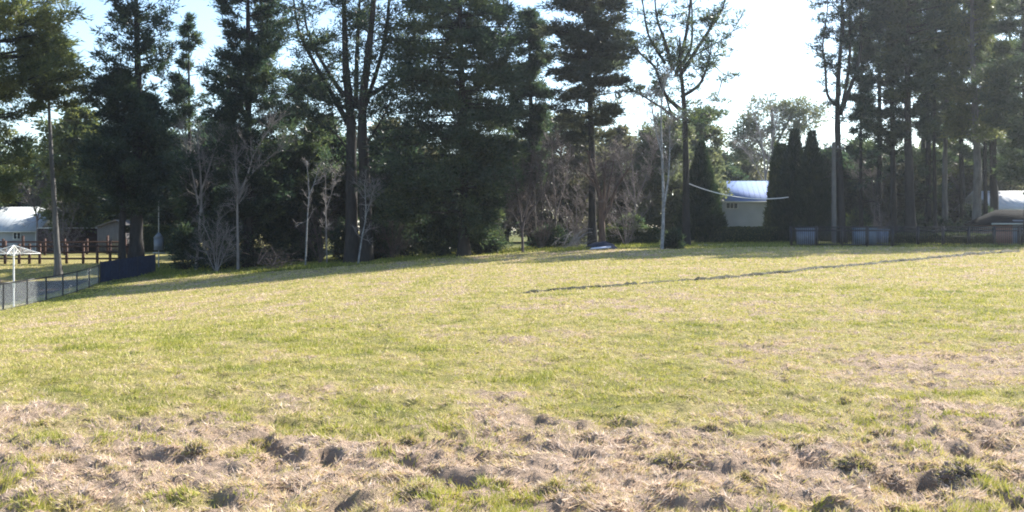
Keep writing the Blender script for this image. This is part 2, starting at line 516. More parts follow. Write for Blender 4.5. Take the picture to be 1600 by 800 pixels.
# ------------------------------------------------------------------ grass of the paddock (nobody could count it)
def grass():
    n = 1150000
    d = 4.6 * np.exp(rng.random(n) ** 1.12 * math.log(82 / 4.6))
    x = (rng.random(n) * 2 - 1) * (1.2 + .56 * d)
    y = d
    dry = turf_tint(x, y)
    tn = fbm(x, y, .17, 3, 2.7)                     # tufts
    keep = rng.random(n) < np.clip((tn - .30) * 3.2, .10, 1)
    x, y, dry, tn = x[keep], y[keep], dry[keep], tn[keep]
    n = len(x)
    tuft = sstep(.60, .68, fbm(x, y, .5, 2, 21.3)) * sstep(.35, .6, fbm(x, y, 3.5, 2, 15.5)) * (1 - .6 * sstep(20, 40, y))
    dry = dry * (1 - .62 * tuft)
    isgreen = rng.random(n) > dry * 1.05 + .02
    tint = np.where(isgreen, rng.random(n) * .36 + .08, (.50 - .05 * sstep(9, 14, y)) + (.5 - .09 * sstep(9, 14, y)) * rng.random(n) ** 1.1)
    tint = np.clip(tint * .8 + dry * .2 + (fbm(x, y, .5, 2, 6.1) - .5) * .25 + (fbm(x, y, .07, 2, 16.1) - .5) * .5, 0, 1)
    lay = np.where(isgreen, rng.normal(.55, .3, n), rng.normal(1.12, .3, n))
    lay = np.clip(lay, .05, 1.45)
    az = 2 * np.pi * (fbm(x, y, .3, 2, 3.9) * 2 + rng.random(n) * .45)     # matted in swirls
    dirs = np.stack([np.cos(az) * np.sin(lay), np.sin(az) * np.sin(lay), np.cos(lay)], -1)
    L = (np.where(isgreen, 0.032 + .016 * tuft, .046) * (.45 + rng.random(n))) * (.55 + 1.1 * tn) * (1 + .016 * y)
    W = np.maximum(.0085, y * .0008) * (.6 + .7 * rng.random(n))
    z = surf(x, y) - .004
    b = MB()
    b.blades(np.stack([x, y, z], -1), dirs, L, W, tint)
    o = b.build('grass', M['grass'])
    tag(o, 'short dry and green grass covering the whole paddock', 'grass', kind='stuff')


grass()

# rank growth along the far edge, with tree shade put into its tint
def verge():
    n = 60000
    x = rng.uniform(-30, 42, n); e = FIELD_END(x)
    y = e + rng.random(n) ** 1.3 * 12 - .6
    dens = fbm(x, y, 2.5, 3, 12.2)
    k = rng.random(n) < np.clip((dens - .3) * 2.5, .05, 1)
    x, y, dens = x[k], y[k], dens[k]; n = len(x)
    az = rng.random(n) * 2 * np.pi; lay = np.abs(rng.normal(.5, .3, n))
    dirs = np.stack([np.cos(az) * np.sin(lay), np.sin(az) * np.sin(lay), np.cos(lay)], -1)
    b = MB()
    b.blades(np.stack([x, y, surf(x, y) - .01], -1), dirs, rng.uniform(.10, .3, n) * (.5 + dens), .06, np.clip(rng.random(n) * .14 + (rng.random(n) < .10) * .3, 0, 1))
    tag(b.build('verge_grass', M['grass']), 'rank grass and weeds under the trees along the far edge, tinted with their shade', 'grass', kind='stuff')


verge()


# ------------------------------------------------------------------ plants
def smooth_line(p, n=14):
    p = np.asarray(p, float)
    if len(p) < 3:
        t = np.linspace(0, 1, n)[:, None]
        return p[0] * (1 - t) + p[-1] * t
    e = np.vstack([2 * p[0] - p[1], p, 2 * p[-1] - p[-2]])
    out = []
    m = max(3, n // (len(p) - 1))
    for i in range(1, len(e) - 2):
        t = np.linspace(0, 1, m, endpoint=False)[:, None]
        a, b_, c, d_ = e[i - 1], e[i], e[i + 1], e[i + 2]
        out.append(.5 * ((2 * b_) + (c - a) * t + (2 * a - 5 * b_ + 4 * c - d_) * t ** 2 + (3 * b_ - a - 3 * c + d_) * t ** 3))
    return np.vstack(out + [p[-1:]])


def unit(v):
    return v / (np.linalg.norm(v, axis=-1, keepdims=True) + 1e-9)


def clump_leaves(b, cen, cs, m, out, up=.35, L=.34, W=.09, flat=.6, leaf=False, jit=.25, base_t=None):
    """m leaves round each clump centre"""
    k = len(cen)
    off = rng.normal(size=(k, m, 3)) * np.array([1, 1, flat])
    cs = np.broadcast_to(cs, (k,))
    p = cen[:, None] + off * cs[:, None, None] * .44
    d = unit(off) * .9 + out[:, None] * .5 + np.array([0, 0, up]) + rng.normal(size=(k, m, 3)) * .35
    t = np.clip((rng.random((k, 1)) if base_t is None else base_t[:, None]) * .75 + rng.random((k, m)) * jit, 0, 1)
    b.blades(p.reshape(-1, 3), d.reshape(-1, 3), (L * (.6 + .8 * rng.random((k, m)))).ravel(), (W * (.7 + .6 * rng.random((k, m)))).ravel(), t.ravel(), leaf)


def root_point(xp, d):
    X = (xp - 800) / F * d
    return np.array([X, d, gz(X, d)])


def conifer(name, label, d, trunk, r, env, nb=130, nc=6, nm=26, rise=.1, curl=.12, cs=.5, leaf='pine', bark='bark', group=None, smin=.3,
            whorl=.0, L=.32, W=.095, flat=.72, dscale=.85, up=.35, cat='pine tree', gap=.0, stubs=12, broad=False):
    root = root_point(trunk[0][0], d)
    s = d / F
    nb = int(nb * .72); nc = int(nc * 1.5)
    T = [root + np.array([0, 0, -.15])] + [px(a, b_, d) + np.array([0, rng.normal(0, .12), 0]) for a, b_ in trunk[1:]]
    T = smooth_line(T, 18)
    o = thing(name, label, cat, root, group)
    tb = MB()
    zt = (T[:, 2] - T[0, 2]) / (T[-1, 2] - T[0, 2])
    rad = r * (1 - .88 * zt) + r * .55 * np.exp(-zt * 28)
    tb.tube(T, rad, 10, rough=.22)
    env = np.array(env, float)
    yy = np.linspace(env[0, 0], env[-1, 0], 200)
    wd = np.interp(yy, env[:, 0], env[:, 2]) - np.interp(yy, env[:, 0], env[:, 1])
    cdf = np.cumsum(np.maximum(wd, 8) ** 1.2); cdf /= cdf[-1]
    yb = np.interp(rng.random(nb), cdf, yy)
    if whorl:
        wpx = whorl / s
        yb = np.round(yb / wpx) * wpx + rng.normal(0, wpx * .1, nb)
        yb = np.clip(yb, env[0, 0], env[-1, 0])
    xl = np.interp(yb, env[:, 0], env[:, 1]); xr = np.interp(yb, env[:, 0], env[:, 2])
    zb = EYE + (HOR - yb) * s
    zb = np.maximum(zb, root[2] + .25)
    xt = np.interp(zb, T[:, 2], T[:, 0]); yt = np.interp(zb, T[:, 2], T[:, 1])
    xtp = xt / s + 800
    eR = np.maximum(xr - xtp, 5) * s; eL = np.maximum(xtp - xl, 5) * s; em = (eR + eL) / 2 * dscale
    ph = rng.random(nb) * 2 * np.pi
    c, sn = np.cos(ph), np.sin(ph)
    RR = np.sqrt((np.where(c > 0, eR, eL) * c) ** 2 + (em * sn) ** 2)
    Lb = RR * rng.uniform(.78, 1.2, nb) * (.62 + .76 * fbm(ph * 1.3 + d * 7, zb * .55, 1.0, 3, trunk[0][0] * .37)) * np.where(rng.random(nb) < .06, 1.2, 1)
    if gap:
        Lb *= np.where(rng.random(nb) < gap, .4, 1)
    dv = np.stack([c, sn, np.zeros(nb)], -1)
    ts = np.linspace(0, 1, 6)
    rz = rise * (.6 + .8 * rng.random(nb)); cz = curl * (.5 + rng.random(nb))
    z0 = zb - (rz + cz) * Lb * .75
    z0 = np.maximum(z0, root[2] + .2)
    bend = rng.normal(0, .12, nb)
    pv = np.stack([-sn, c, np.zeros(nb)], -1)

    def at(t):
        return np.stack([xt, yt, z0], -1)[:, None] + dv[:, None] * (Lb[:, None] * t)[..., None] + pv[:, None] * (bend[:, None] * Lb[:, None] * t ** 2)[..., None] + \
            np.array([0, 0, 1.0]) * (Lb[:, None] * (rz[:, None] * t + cz[:, None] * t ** 2))[..., None]
    P = at(np.broadcast_to(ts, (nb, 6)))
    rb = np.clip(.014 * Lb + .018, .02, .14)
    for i in range(5):
        tb.sticks(P[:, i], P[:, i + 1], rb * (1 - i * .18), rb * (1 - (i + 1) * .18), 4)
    # dead stubs on the bare trunk
    if stubs:
        zs = rng.uniform(root[2] + 1.2, EYE + (HOR - env[-1, 0]) * s + .8, stubs)
        p0 = np.stack([np.interp(zs, T[:, 2], T[:, 0]), np.interp(zs, T[:, 2], T[:, 1]), zs], -1)
        dd = unit(np.stack([rng.normal(size=stubs), rng.normal(size=stubs), rng.normal(-.1, .25, stubs)], -1))
        tb.sticks(p0, p0 + dd * rng.uniform(.5, 1.8, stubs)[:, None], .03, .008, 4)
    tb.build('trunk', M[bark], o, root)
    sC = smin + (1 - smin) * rng.random((nb, nc)) ** .75
    nm = int(nm * 1.5)
    cen = at(sC)
    lat = rng.normal(0, .125, (nb, nc)) * Lb[:, None] * (1.15 - .5 * sC)
    cen = cen + pv[:, None] * lat[..., None] + np.array([0, 0, 1.0]) * rng.normal(0, .05, (nb, nc))[..., None] * Lb[:, None, None]
    # twigs carrying the clumps
    cb = MB()
    out = np.repeat(dv, nc, 0)
    bt = np.clip(np.repeat(rng.random(nb), nc) * .6 + rng.random(nb * nc) * .4, 0, 1)
    C3 = cen.reshape(-1, 3)
    C3[:, 2] = np.maximum(C3[:, 2], root[2] + .15)
    clump_leaves(cb, C3, cs * (.45 + 1.0 * rng.random(nb * nc) ** 1.5), nm, out, up, L, W, flat, broad, base_t=bt)
    # leader
    k = 10
    tp = T[-1] - np.array([0, 0, 1.0]) * rng.random((k, 1)) * 1.6 + rng.normal(size=(k, 3)) * .15
    clump_leaves(cb, tp, cs * .6, nm // 2, np.tile([0, 0, 1.0], (k, 1)), .8, L, W, .9, broad)
    cb.build('crown', M[leaf], o, root)
    return o


def limb_tree(name, label, d, limbs, leaf='pine', bark='bark', nsub=9, nm=24, cs=.5, sub=1.6, ncl=3, group=None, cat='pine tree', L=.32, W=.09,
              extra=(), lstart=.35, flat=.6, broad=False, spread=.6):
    """limbs: (points in photo pixels, base radius, leafy?)"""
    root = root_point(limbs[0][0][0][0], d)
    o = thing(name, label, cat, root, group)
    tb = MB(); cb = MB()
    cens = []; outs = []
    first = None
    for pts, r, leafyness in limbs:
        dep = np.linspace(0, rng.normal(0, spread), len(pts))
        P = [px(a, b_, d) + np.array([0, q, 0]) for (a, b_), q in zip(pts, dep)]
        if first is None:
            P[0] = root + np.array([0, 0, -.15]); first = 1
        elif abs(pts[0][1] - limbs[0][0][0][1]) < 2:
            P[0][2] = gz(P[0][0], d) - .1
        Q = smooth_line(P, 20)
        k = len(Q)
        t = np.linspace(0, 1, k)
        tb.tube(Q, r * (1 - .8 * t) + (r * .4 * np.exp(-t * 25) if P[0][2] < root[2] + .5 else 0), 9, rough=.2)
        m = int(nsub * leafyness)
        if m <= 0: continue
        ti = rng.uniform(lstart, 1, m)
        p0 = np.stack([np.interp(ti, t, Q[:, j]) for j in range(3)], -1)
        dv = unit(rng.normal(size=(m, 3)) * np.array([1, 1, .45]) + np.array([0, 0, .25]))
        ll = sub * rng.uniform(.4, 1.2, m)
        p1 = p0 + dv * ll[:, None] * .55 + np.array([0, 0, .06]); p2 = p0 + dv * ll[:, None] + np.array([0, 0, .22]) * ll[:, None]
        tb.sticks(p0, p1, .045, .03, 4); tb.sticks(p1, p2, .03, .012, 4)
        f = rng.uniform(.45, 1.05, (m, ncl))[..., None]
        cens.append((p0[:, None] * (1 - f) + p2[:, None] * f + rng.normal(size=(m, ncl, 3)) * .22 * sub * np.array([1, 1, .5])).reshape(-1, 3))
        outs.append(np.repeat(dv, ncl, 0))
    for (a, b_, n, rp) in extra:                      # leafy sprays where the photo shows them, carried by twigs from the nearest limb
        c0 = px(a, b_, d) + np.array([0, rng.normal(0, spread * .6), 0])
        cc = c0 + rng.normal(size=(n, 3)) * rp * d / F * np.array([1, .8, .45])
        cens.append(cc); outs.append(unit(rng.normal(size=(n, 3)) + np.array([0, 0, .2])))
        allv = np.concatenate(tb.v)
        near = allv[np.argmin(((allv - c0) ** 2).sum(1))]
        mid = (near + c0) / 2 + np.array([0, 0, -.15])
        tb.sticks([near, mid], [mid, c0], [.05, .035], [.035, .02], 4)
        tb.sticks(np.tile(c0, (n, 1)), cc, .02, .008, 3)
    tb.build('trunk', M[bark], o, root)
    cen = np.concatenate(cens); out = np.concatenate(outs)
    clump_leaves(cb, cen, cs * (.6 + .8 * rng.random(len(cen))), nm, out, .3, L, W, flat, broad)
    cb.build('crown', M[leaf], o, root)
    return o


def bare_tree(name, label, d, limbs, mat='twig', bark=None, levels=3, n1=9, l1=1.6, spread=.55, group=None, cat='bare tree', up=.5, kids=5, thin=1.0, t0=.3):
    root = root_point(limbs[0][0][0][0], d)
    o = thing(name, label, cat, root, group)
    tb = MB(); sb = MB()
    P0 = []; DV = []; LL = []
    first = True
    n1 = int(n1 * 1.5)
    for pts, r in limbs:
        r = r * .8
        dep = np.linspace(0, rng.normal(0, .4), len(pts))
        P = [px(a, b_, d) + np.array([0, q, 0]) for (a, b_), q in zip(pts, dep)]
        if first: P[0] = root + np.array([0, 0, -.12]); first = False
        elif abs(pts[0][1] - limbs[0][0][0][1]) < 2: P[0][2] = gz(P[0][0], d) - .1
        Q = smooth_line(P, 14); t = np.linspace(0, 1, len(Q))
        tb.tube(Q, r * (1 - .78 * t) + .008, 8, rough=.12)
        ti = rng.uniform(t0, 1, n1)
        p = np.stack([np.interp(ti, t, Q[:, j]) for j in range(3)], -1)
        ax = unit(np.stack([np.interp(ti, t, np.gradient(Q[:, j])) for j in range(3)], -1))
        P0.append(p); DV.append(unit(ax * .7 + rng.normal(size=(n1, 3)) * spread + np.array([0, 0, up * .4]))); LL.append(l1 * rng.uniform(.5, 1.2, n1))
    p = np.concatenate(P0); dv = np.concatenate(DV); ll = np.concatenate(LL)
    rr = np.full(len(p), .022 * thin)
    for lv in range(levels):
        dv2 = unit(dv + rng.normal(size=dv.shape) * .2 + np.array([0, 0, .1]))
        mid = p + dv * ll[:, None] * .5; end = mid + dv2 * ll[:, None] * .5
        sb.sticks(p, mid, rr, rr * .75, 4 if lv == 0 else 3); sb.sticks(mid, end, rr * .75, rr * .4, 4 if lv == 0 else 3)
        k = kids if lv == 0 else kids + 1
        f = rng.uniform(.25, 1, (len(p), k))[..., None]
        np_ = np.where(f < .5, p[:, None] + (mid - p)[:, None] * f * 2, mid[:, None] + (end - mid)[:, None] * (f * 2 - 1)).reshape(-1, 3)
        nd = unit(np.repeat(dv2, k, 0) * .8 + rng.normal(size=(len(np_), 3)) * spread + np.array([0, 0, up * .3]))
        ll = np.repeat(ll, k) * rng.uniform(.4, .75, len(np_)); rr = np.maximum(np.repeat(rr, k) * .55, .006 * thin)
        p, dv = np_, nd
    tb.build('trunk', M[bark or mat], o, root)
    sb.build('crown', M[mat], o, root)
    return o


def cypress(name, label, d, xb, env, n=15000, leaf='cypress', group=None, cat='cypress tree'):
    root = root_point(xb, d); s = d / F
    o = thing(name, label, cat, root, group)
    env = np.array(env, float)
    z = EYE + (HOR - env[:, 0]) * s; z[-1] = root[2] + .25
    ctr = ((env[:, 1] + env[:, 2]) / 2 - 800) * s; rad = (env[:, 2] - env[:, 1]) / 2 * s
    od = np.argsort(z); z, ctr, rad = z[od], ctr[od], rad[od]
    tb = MB().tube([root + np.array([0, 0, -.1]), root + np.array([0, 0, .9]), [ctr[-1], d, z[-1] - .5]], [.24, .2, .03], 8)
    tb.build('trunk', M['bark'], o, root)
    cb = MB()
    zz = np.linspace(z[0] + .1, z[-1] - .3, 16)
    th = np.linspace(0, 2 * np.pi, 15)[:-1]
    rr = np.interp(zz, z, rad) * .74
    ring = np.stack([np.interp(zz, z, ctr)[:, None] + rr[:, None] * np.cos(th), d + rr[:, None] * np.sin(th), np.repeat(zz[:, None], 14, 1)], -1)
    i = np.arange(15)[:, None] * 14; j = np.arange(14)[None]; j2 = (j + 1) % 14
    cb.add(ring, None, np.stack([i + j, i + j2, i + 14 + j2, i + 14 + j], -1).reshape(-1, 4), .05)
    w = np.interp(np.linspace(z[0], z[-1], 200), z, rad) + .15
    cdf = np.cumsum(w); cdf /= cdf[-1]
    hz = np.interp(rng.random(n), cdf, np.linspace(z[0], z[-1], 200))
    a = rng.random(n) * 2 * np.pi
    lob = .74 + .5 * fbm(a * 2.2, hz * 1.4, 1.0, 3, d)
    rr = np.interp(hz, z, rad) * lob * (1 - .28 * rng.random(n) ** 1.5) + .03
    p = np.stack([np.interp(hz, z, ctr) + rr * np.cos(a), d + rr * np.sin(a), hz], -1)
    dv = np.stack([np.cos(a) * .55, np.sin(a) * .55, np.full(n, .9)], -1) + rng.normal(size=(n, 3)) * .3
    cb.blades(p, dv, rng.uniform(.18, .42, n) * np.where(rng.random(n) < .08, 1.8, 1), rng.uniform(.06, .12, n), np.clip(fbm(a * 3, hz * 2, 1, 2, 3.1) * .8 + rng.random(n) * .3 - .05, 0, 1))
    cb.build('crown', M[leaf], o, root)
    return o


def shrub(name, label, d, x0, x1, ytop, leaf='hedge', n=70, nm=36, group=None, cat='shrub', L=.28, W=.09, depth=.8, cs=.36, stems=9):
    xc = (x0 + x1) / 2
    root = root_point(xc, d); s = d / F
    o = thing(name, label, cat, root, group)
    hw = (x1 - x0) / 2 * s; h = EYE + (HOR - ytop) * s - root[2]
    th = rng.random(n) * 2 * np.pi; v = rng.random(n)
    rr = (.35 + .65 * rng.random(n) ** .5)
    zz = h * (.08 + .92 * v)
    prof = np.sqrt(np.clip(1 - (v * .98) ** 2.6, .03, 1)) * (.75 + .5 * rng.random(n))
    cen = np.stack([root[0] + np.cos(th) * hw * rr * prof, root[1] + np.sin(th) * hw * depth * rr * prof, root[2] + zz * (.85 + .2 * rng.random(n))], -1)
    cb = MB(); clump_leaves(cb, cen, cs * (.7 + .6 * rng.random(n)), nm, unit(cen - root - np.array([0, 0, h * .3])), .3, L, W, .85, True)
    cb.build('crown', M[leaf], o, root)
    tb = MB(); k = min(n, stems * 2)
    tb.sticks(np.tile(root + np.array([0, 0, -.05]), (k, 1)) + rng.normal(size=(k, 3)) * np.array([.15, .15, 0]), cen[:k], .035, .012, 4)
    tb.build('stem', M['bark'], o, root)
    return o


def hedge(name, label, d, x0, x1, ytop, thick=1.1, group=None, n=None, leaf='hedge'):
    a = root_point(x0, d); c = root_point(x1, d)
    mid = (a + c) / 2; top = EYE + (HOR - ytop) * d / F
    zb = min(a[2], c[2]) - .05
    o = thing(name, label, 'hedge', (mid[0], mid[1], mid[2]), group)
    Lx = c[0] - a[0]
    n = n or int(900 * Lx * (top - zb) * .6 + 2500)
    cb = MB()
    cb.box((mid[0], d, (zb + top) / 2), (Lx - .2, thick - .25, top - zb - .2), tint=.1)
    f = rng.random(n)
    face = np.where(f < .45, 0, np.where(f < .55, 1, 2))          # front, back, top
    X = a[0] + rng.random(n) * Lx
    Yv = np.where(face == 0, d - thick / 2, np.where(face == 1, d + thick / 2, d - thick / 2 + rng.random(n) * thick))
    Zv = np.where(face == 2, top, zb + rng.random(n) * (top - zb))
    wob = (fbm(X, Zv, .8, 3, 3.7) - .5) * .22
    nv = np.stack([np.zeros(n), np.where(face == 0, -1, np.where(face == 1, 1, 0)), np.where(face == 2, 1, 0)], -1)
    p = np.stack([X, Yv, Zv], -1) + nv * (wob - .05)[:, None] - nv * (rng.random(n) * .12)[:, None]
    cb.blades(p, nv * .8 + rng.normal(size=(n, 3)) * .5 + np.array([0, 0, .3]), rng.uniform(.08, .2, n), rng.uniform(.05, .1, n), rng.random(n), True)
    e = n // 14                                                    # ends
    for xe, sg in ((a[0], -1), (c[0], 1)):
        pe = np.stack([np.full(e, xe) + rng.normal(size=e) * .08, d + (rng.random(e) - .5) * thick, zb + rng.random(e) * (top - zb)], -1)
        cb.blades(pe, np.array([sg, 0, .3]) + rng.normal(size=(e, 3)) * .5, rng.uniform(.08, .2, e), rng.uniform(.05, .1, e), rng.random(e), True)
    cb.build('foliage', M[leaf], o, o.location)
    return o


def brush_pile(name, label, d, x0, x1, ytop, n=70, mat='twig', arcs=6):
    xc = (x0 + x1) / 2; root = root_point(xc, d); s = d / F
    hw = (x1 - x0) / 2 * s; h = EYE + (HOR - ytop) * s - root[2]
    b = MB()
    for k in range(arcs):                       # bent boughs
        xa = root[0] + rng.uniform(-1, .2) * hw; xb = xa + rng.uniform(.5, 1.1) * hw
        ya = d + rng.normal(0, .5); t = np.linspace(0, 1, 8)
        zz = h * rng.uniform(.5, 1.0) * np.sin(np.pi * (.06 + .5 * t)) ** .8
        pts = np.stack([xa + (xb - xa) * t, ya + .4 * np.sin(3 * t + k), root[2] + zz], -1)
        b.tube(pts, .045 * (1 - .6 * t), 5)
    p = root + rng.normal(size=(n, 3)) * np.array([hw * .45, .5, 0]) + np.array([0, 0, 1.0]) * rng.random((n, 1)) * h * .5
    dv = unit(rng.normal(size=(n, 3)) * np.array([1, .7, .45]) + np.array([.2, 0, .15]))
    q = p + dv * rng.uniform(.4, 1.5, (n, 1)); q[:, 2] = np.maximum(q[:, 2], root[2] + .03)
    b.sticks(p, q, .018, .006, 4)
    o = b.build(name, M[mat], origin=root)
    return tag(o, label, 'brush pile')


# ---- the tall trees along the far edge, left to right
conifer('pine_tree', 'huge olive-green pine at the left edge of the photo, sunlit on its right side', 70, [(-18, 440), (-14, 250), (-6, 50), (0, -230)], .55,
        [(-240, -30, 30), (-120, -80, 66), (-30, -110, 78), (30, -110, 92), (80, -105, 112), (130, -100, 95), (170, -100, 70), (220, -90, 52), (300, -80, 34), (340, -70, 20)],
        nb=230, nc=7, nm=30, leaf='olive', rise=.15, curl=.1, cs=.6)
conifer('pine_tree', 'slender pine with bare grey trunk and flat layered crown beside the left-edge pine', 73, [(92, 400), (84, 290), (77, 170), (74, 40)], .24,
        [(36, 64, 84), (70, 52, 112), (100, 48, 122), (150, 52, 131), (172, 62, 112)], nb=80, nc=6, nm=24, leaf='olive', bark='greybark', rise=.12, curl=.05, cs=.5, flat=.5, stubs=8, gap=.2)
conifer('pine_tree', 'tall pine with airy open crown and thick dark trunk behind the navy fence corner', 74,
        [(213, 405), (214, 300), (216, 150), (213, 0), (212, -110)], .5,
        [(-115, 200, 224), (-40, 170, 256), (40, 158, 264), (100, 150, 266), (128, 152, 264)], nb=100, nc=5, nm=18, leaf='dark', rise=.25, curl=.25, cs=.42, smin=.25, stubs=6)
conifer('pine_tree', 'dense dark rounded evergreen around the foot of the airy tall pine at left', 73.2, [(190, 400), (192, 300), (196, 118)], .3,
        [(115, 180, 212), (135, 150, 240), (170, 140, 262), (215, 128, 272), (262, 132, 268), (300, 150, 256), (330, 170, 240)], nb=170, nc=6, nm=32, leaf='dark', rise=.05, curl=.05, cs=.6)
conifer('pine_tree', 'small pointed dark conifer standing clear against the sky, right of the airy tall pine', 86, [(298, 395), (297, 200), (294, 26)], .26,
        [(26, 291, 298), (60, 281, 312), (85, 284, 306), (110, 270, 340), (150, 268, 342), (200, 266, 346), (270, 268, 344), (340, 276, 336)], nb=120, nc=5, nm=24, leaf='dark', rise=.18, curl=.12, cs=.42)
conifer('pine_tree', 'very dark dense columnar pine left of the many-limbed pine', 77, [(388, 400), (388, 250), (388, 100), (386, -150)], .38,
        [(-160, 375, 400), (-60, 345, 432), (10, 326, 440), (60, 352, 438), (100, 322, 442), (150, 335, 448), (200, 336, 456), (245, 340, 456), (300, 344, 450), (345, 352, 440)], nb=270, nc=6, nm=32, leaf='dark', cs=.55, rise=.15, curl=.12)
limb_tree('pine_tree', 'great pine with twin dark trunks and many spreading limbs fanned against the sky', 75,
          [([(550, 400), (549, 300), (548, 190), (541, 110), (538, 20), (536, -110)], .52, 1.2), ([(572, 400), (571, 300), (568, 180), (578, 90), (588, 0), (590, -110)], .50, 1.3),
           ([(548, 200), (520, 150), (488, 95), (462, 40), (448, -50)], .24, 1.2), ([(538, 150), (510, 110), (478, 50), (462, -30)], .2, 1.2), ([(556, 195), (535, 165), (500, 155), (465, 130)], .14, 1.1),
           ([(556, 170), (557, 80), (560, 0), (556, -90)], .2, 1.2), ([(574, 150), (598, 132), (622, 102), (640, 60)], .2, 1.2), ([(570, 170), (600, 70), (610, -20), (614, -90)], .18, 1.2),
           ([(549, 240), (520, 205), (490, 190)], .1, .8), ([(570, 230), (600, 180), (612, 150)], .1, 1.0)],
          nsub=22, nm=26, cs=.5, sub=1.6, ncl=3, leaf='dark', spread=1.6,
          extra=[(470, 20, 18, 26), (432, 60, 14, 22), (560, 20, 26, 34), (600, 40, 24, 30), (480, 120, 12, 24), (560, -40, 30, 44), (450, -40, 20, 34), (520, 55, 8, 20), (452, 150, 16, 22), (625, 130, 16, 22), (604, 215, 12, 20), (540, 90, 12, 22), (585, 90, 14, 20), (500, 185, 14, 20), (530, -10, 20, 26), (625, 60, 22, 28), (590, 260, 14, 22), (515, 250, 12, 20)])
conifer('pine_tree', 'thin dark pine with ragged side boughs close left of the twin-trunked pine', 80, [(484, 398), (484, 300), (482, 200), (479, 100)], .2,
        [(100, 470, 490), (140, 452, 515), (190, 440, 528), (250, 438, 534), (300, 446, 524), (340, 455, 512)], nb=110, nc=6, nm=24, leaf='pine', cs=.5, gap=.15)
conifer('pine_tree', 'largest conifer in the centre, dense drooping blue-green crown reaching almost to the ground', 74, [(725, 402), (724, 250), (720, 80), (714, -170)], .40,
        [(-180, 700, 730), (-90, 655, 775), (-10, 632, 800), (60, 622, 812), (120, 612, 806), (180, 606, 800), (230, 596, 800), (275, 580, 795), (310, 590, 780), (352, 606, 768), (372, 640, 745)],
        nb=370, nc=7, nm=32, leaf='pine', rise=-.02, curl=-.05, cs=.66, up=.1, stubs=4)
conifer('pine_tree', 'dark conifer behind the right shoulder of the largest central conifer', 83, [(832, 390), (830, 200), (826, 18)], .36,
        [(18, 818, 836), (45, 806, 850), (100, 796, 856), (180, 792, 856), (240, 790, 852), (290, 800, 846)], nb=150, nc=6, nm=28, leaf='dark', cs=.52, rise=.05, curl=.0)
conifer('cedar_tree', 'tall brownish conifer with level layered branches and gaps of sky, right of centre', 78, [(926, 388), (925, 250), (919, 80), (914, -130)], .33,
        [(-140, 900, 928), (-60, 872, 962), (0, 856, 984), (50, 850, 992), (100, 848, 990), (150, 850, 984), (190, 862, 972), (222, 884, 956)], nb=230, nc=7, nm=24, leaf='cedar', rise=.06, curl=.05,
        cs=.5, flat=.42, smin=.15, cat='cedar tree')
limb_tree('pine_tree', 'half-bare pine with tangled upswept limbs and sparse tufts, right of the layered conifer', 79,
          [([(1072, 384), (1070, 300), (1067, 220), (1062, 160), (1055, 110), (1052, 70)], .31, .9), ([(1064, 172), (1040, 148), (1024, 106), (1000, 82), (978, 52)], .17, .7), ([(1062, 190), (1034, 170), (1000, 150), (952, 122)], .12, .6),
           ([(1052, 110), (1036, 60), (1024, 25), (1018, -50)], .16, .6), ([(1056, 120), (1070, 60), (1076, 10), (1078, -70)], .17, .6), ([(1060, 110), (1082, 70), (1086, 10), (1084, -60)], .14, .6),
           ([(1062, 120), (1092, 72), (1116, 36), (1132, 8), (1140, -40)], .17, .9), ([(1080, 90), (1110, 72), (1142, 52), (1162, 18)], .07, .3), ([(1064, 152), (1090, 134), (1100, 104), (1104, 70)], .15, .9),
           ([(1040, 100), (1014, 58), (1004, 10), (996, -50)], .12, .6), ([(1058, 200), (1044, 160), (1034, 120)], .1, .8)],
          nsub=20, nm=22, cs=.38, sub=1.2, ncl=2, leaf='pine', bark='bark', lstart=.4, spread=1.2,
          extra=[(1024, 62, 14, 15), (1050, 70, 22, 20), (1086, 80, 20, 20), (1062, 105, 16, 20), (1098, 60, 12, 14), (1040, 95, 12, 16), (1012, 70, 8, 10), (1132, 74, 6, 10), (1132, 120, 6, 10), (1122, 155, 7, 12), (1028, 150, 6, 10), (1100, 30, 6, 14), (1056, 20, 8, 14), (1010, -5, 6, 12),
                 (1075, 190, 22, 26), (1105, 178, 14, 14), (1030, 195, 10, 18)])
bare_tree('bare_tree', 'reddish-brown tree whose trunk splits low into a vase of bare boughs', 76,
          [([(941, 388), (940, 345), (938, 310), (928, 270), (918, 235)], .36), ([(940, 340), (944, 300), (946, 250)], .2), ([(942, 345), (956, 312), (966, 288), (984, 262)], .18), ([(940, 330), (930, 290), (905, 262)], .14),
           ([(942, 340), (952, 295), (962, 245)], .15)], mat='browntwig', bark='redbark', levels=3, n1=9, l1=1.5)
bare_tree('birch_tree', 'pale blue-grey birch trunk standing alone in front of the half-bare pine', 72,
          [([(1034, 392), (1037, 320), (1035, 240), (1034, 175), (1040, 120)], .15), ([(1036, 330), (1045, 270), (1047, 190)], .1), ([(1036, 250), (1024, 200), (1018, 160)], .06)],
          mat='twig', bark='palebark', levels=3, n1=10, l1=1.1, cat='birch tree', t0=.35)
cypress('cypress_tree', 'lone dark conical cypress left of the blue-roofed house', 88, 1097, [(222, 1094, 1098), (255, 1084, 1106), (290, 1074, 1116), (325, 1066, 1126), (350, 1061, 1132), (380, 1062, 1132)], 16000)
cypress('cypress_tree', 'left of two pointed dark cypresses right of the blue-roofed house', 87, 1241, [(204, 1239, 1244), (235, 1231, 1252), (270, 1222, 1260), (310, 1212, 1266), (380, 1206, 1268)], 16000, group='pair of pointed cypresses')
cypress('cypress_tree', 'right of two pointed dark cypresses, standing next to the grey power pole', 85, 1269, [(206, 1266, 1271), (235, 1259, 1278), (270, 1250, 1287), (310, 1246, 1296), (380, 1242, 1302)], 16000, group='pair of pointed cypresses')
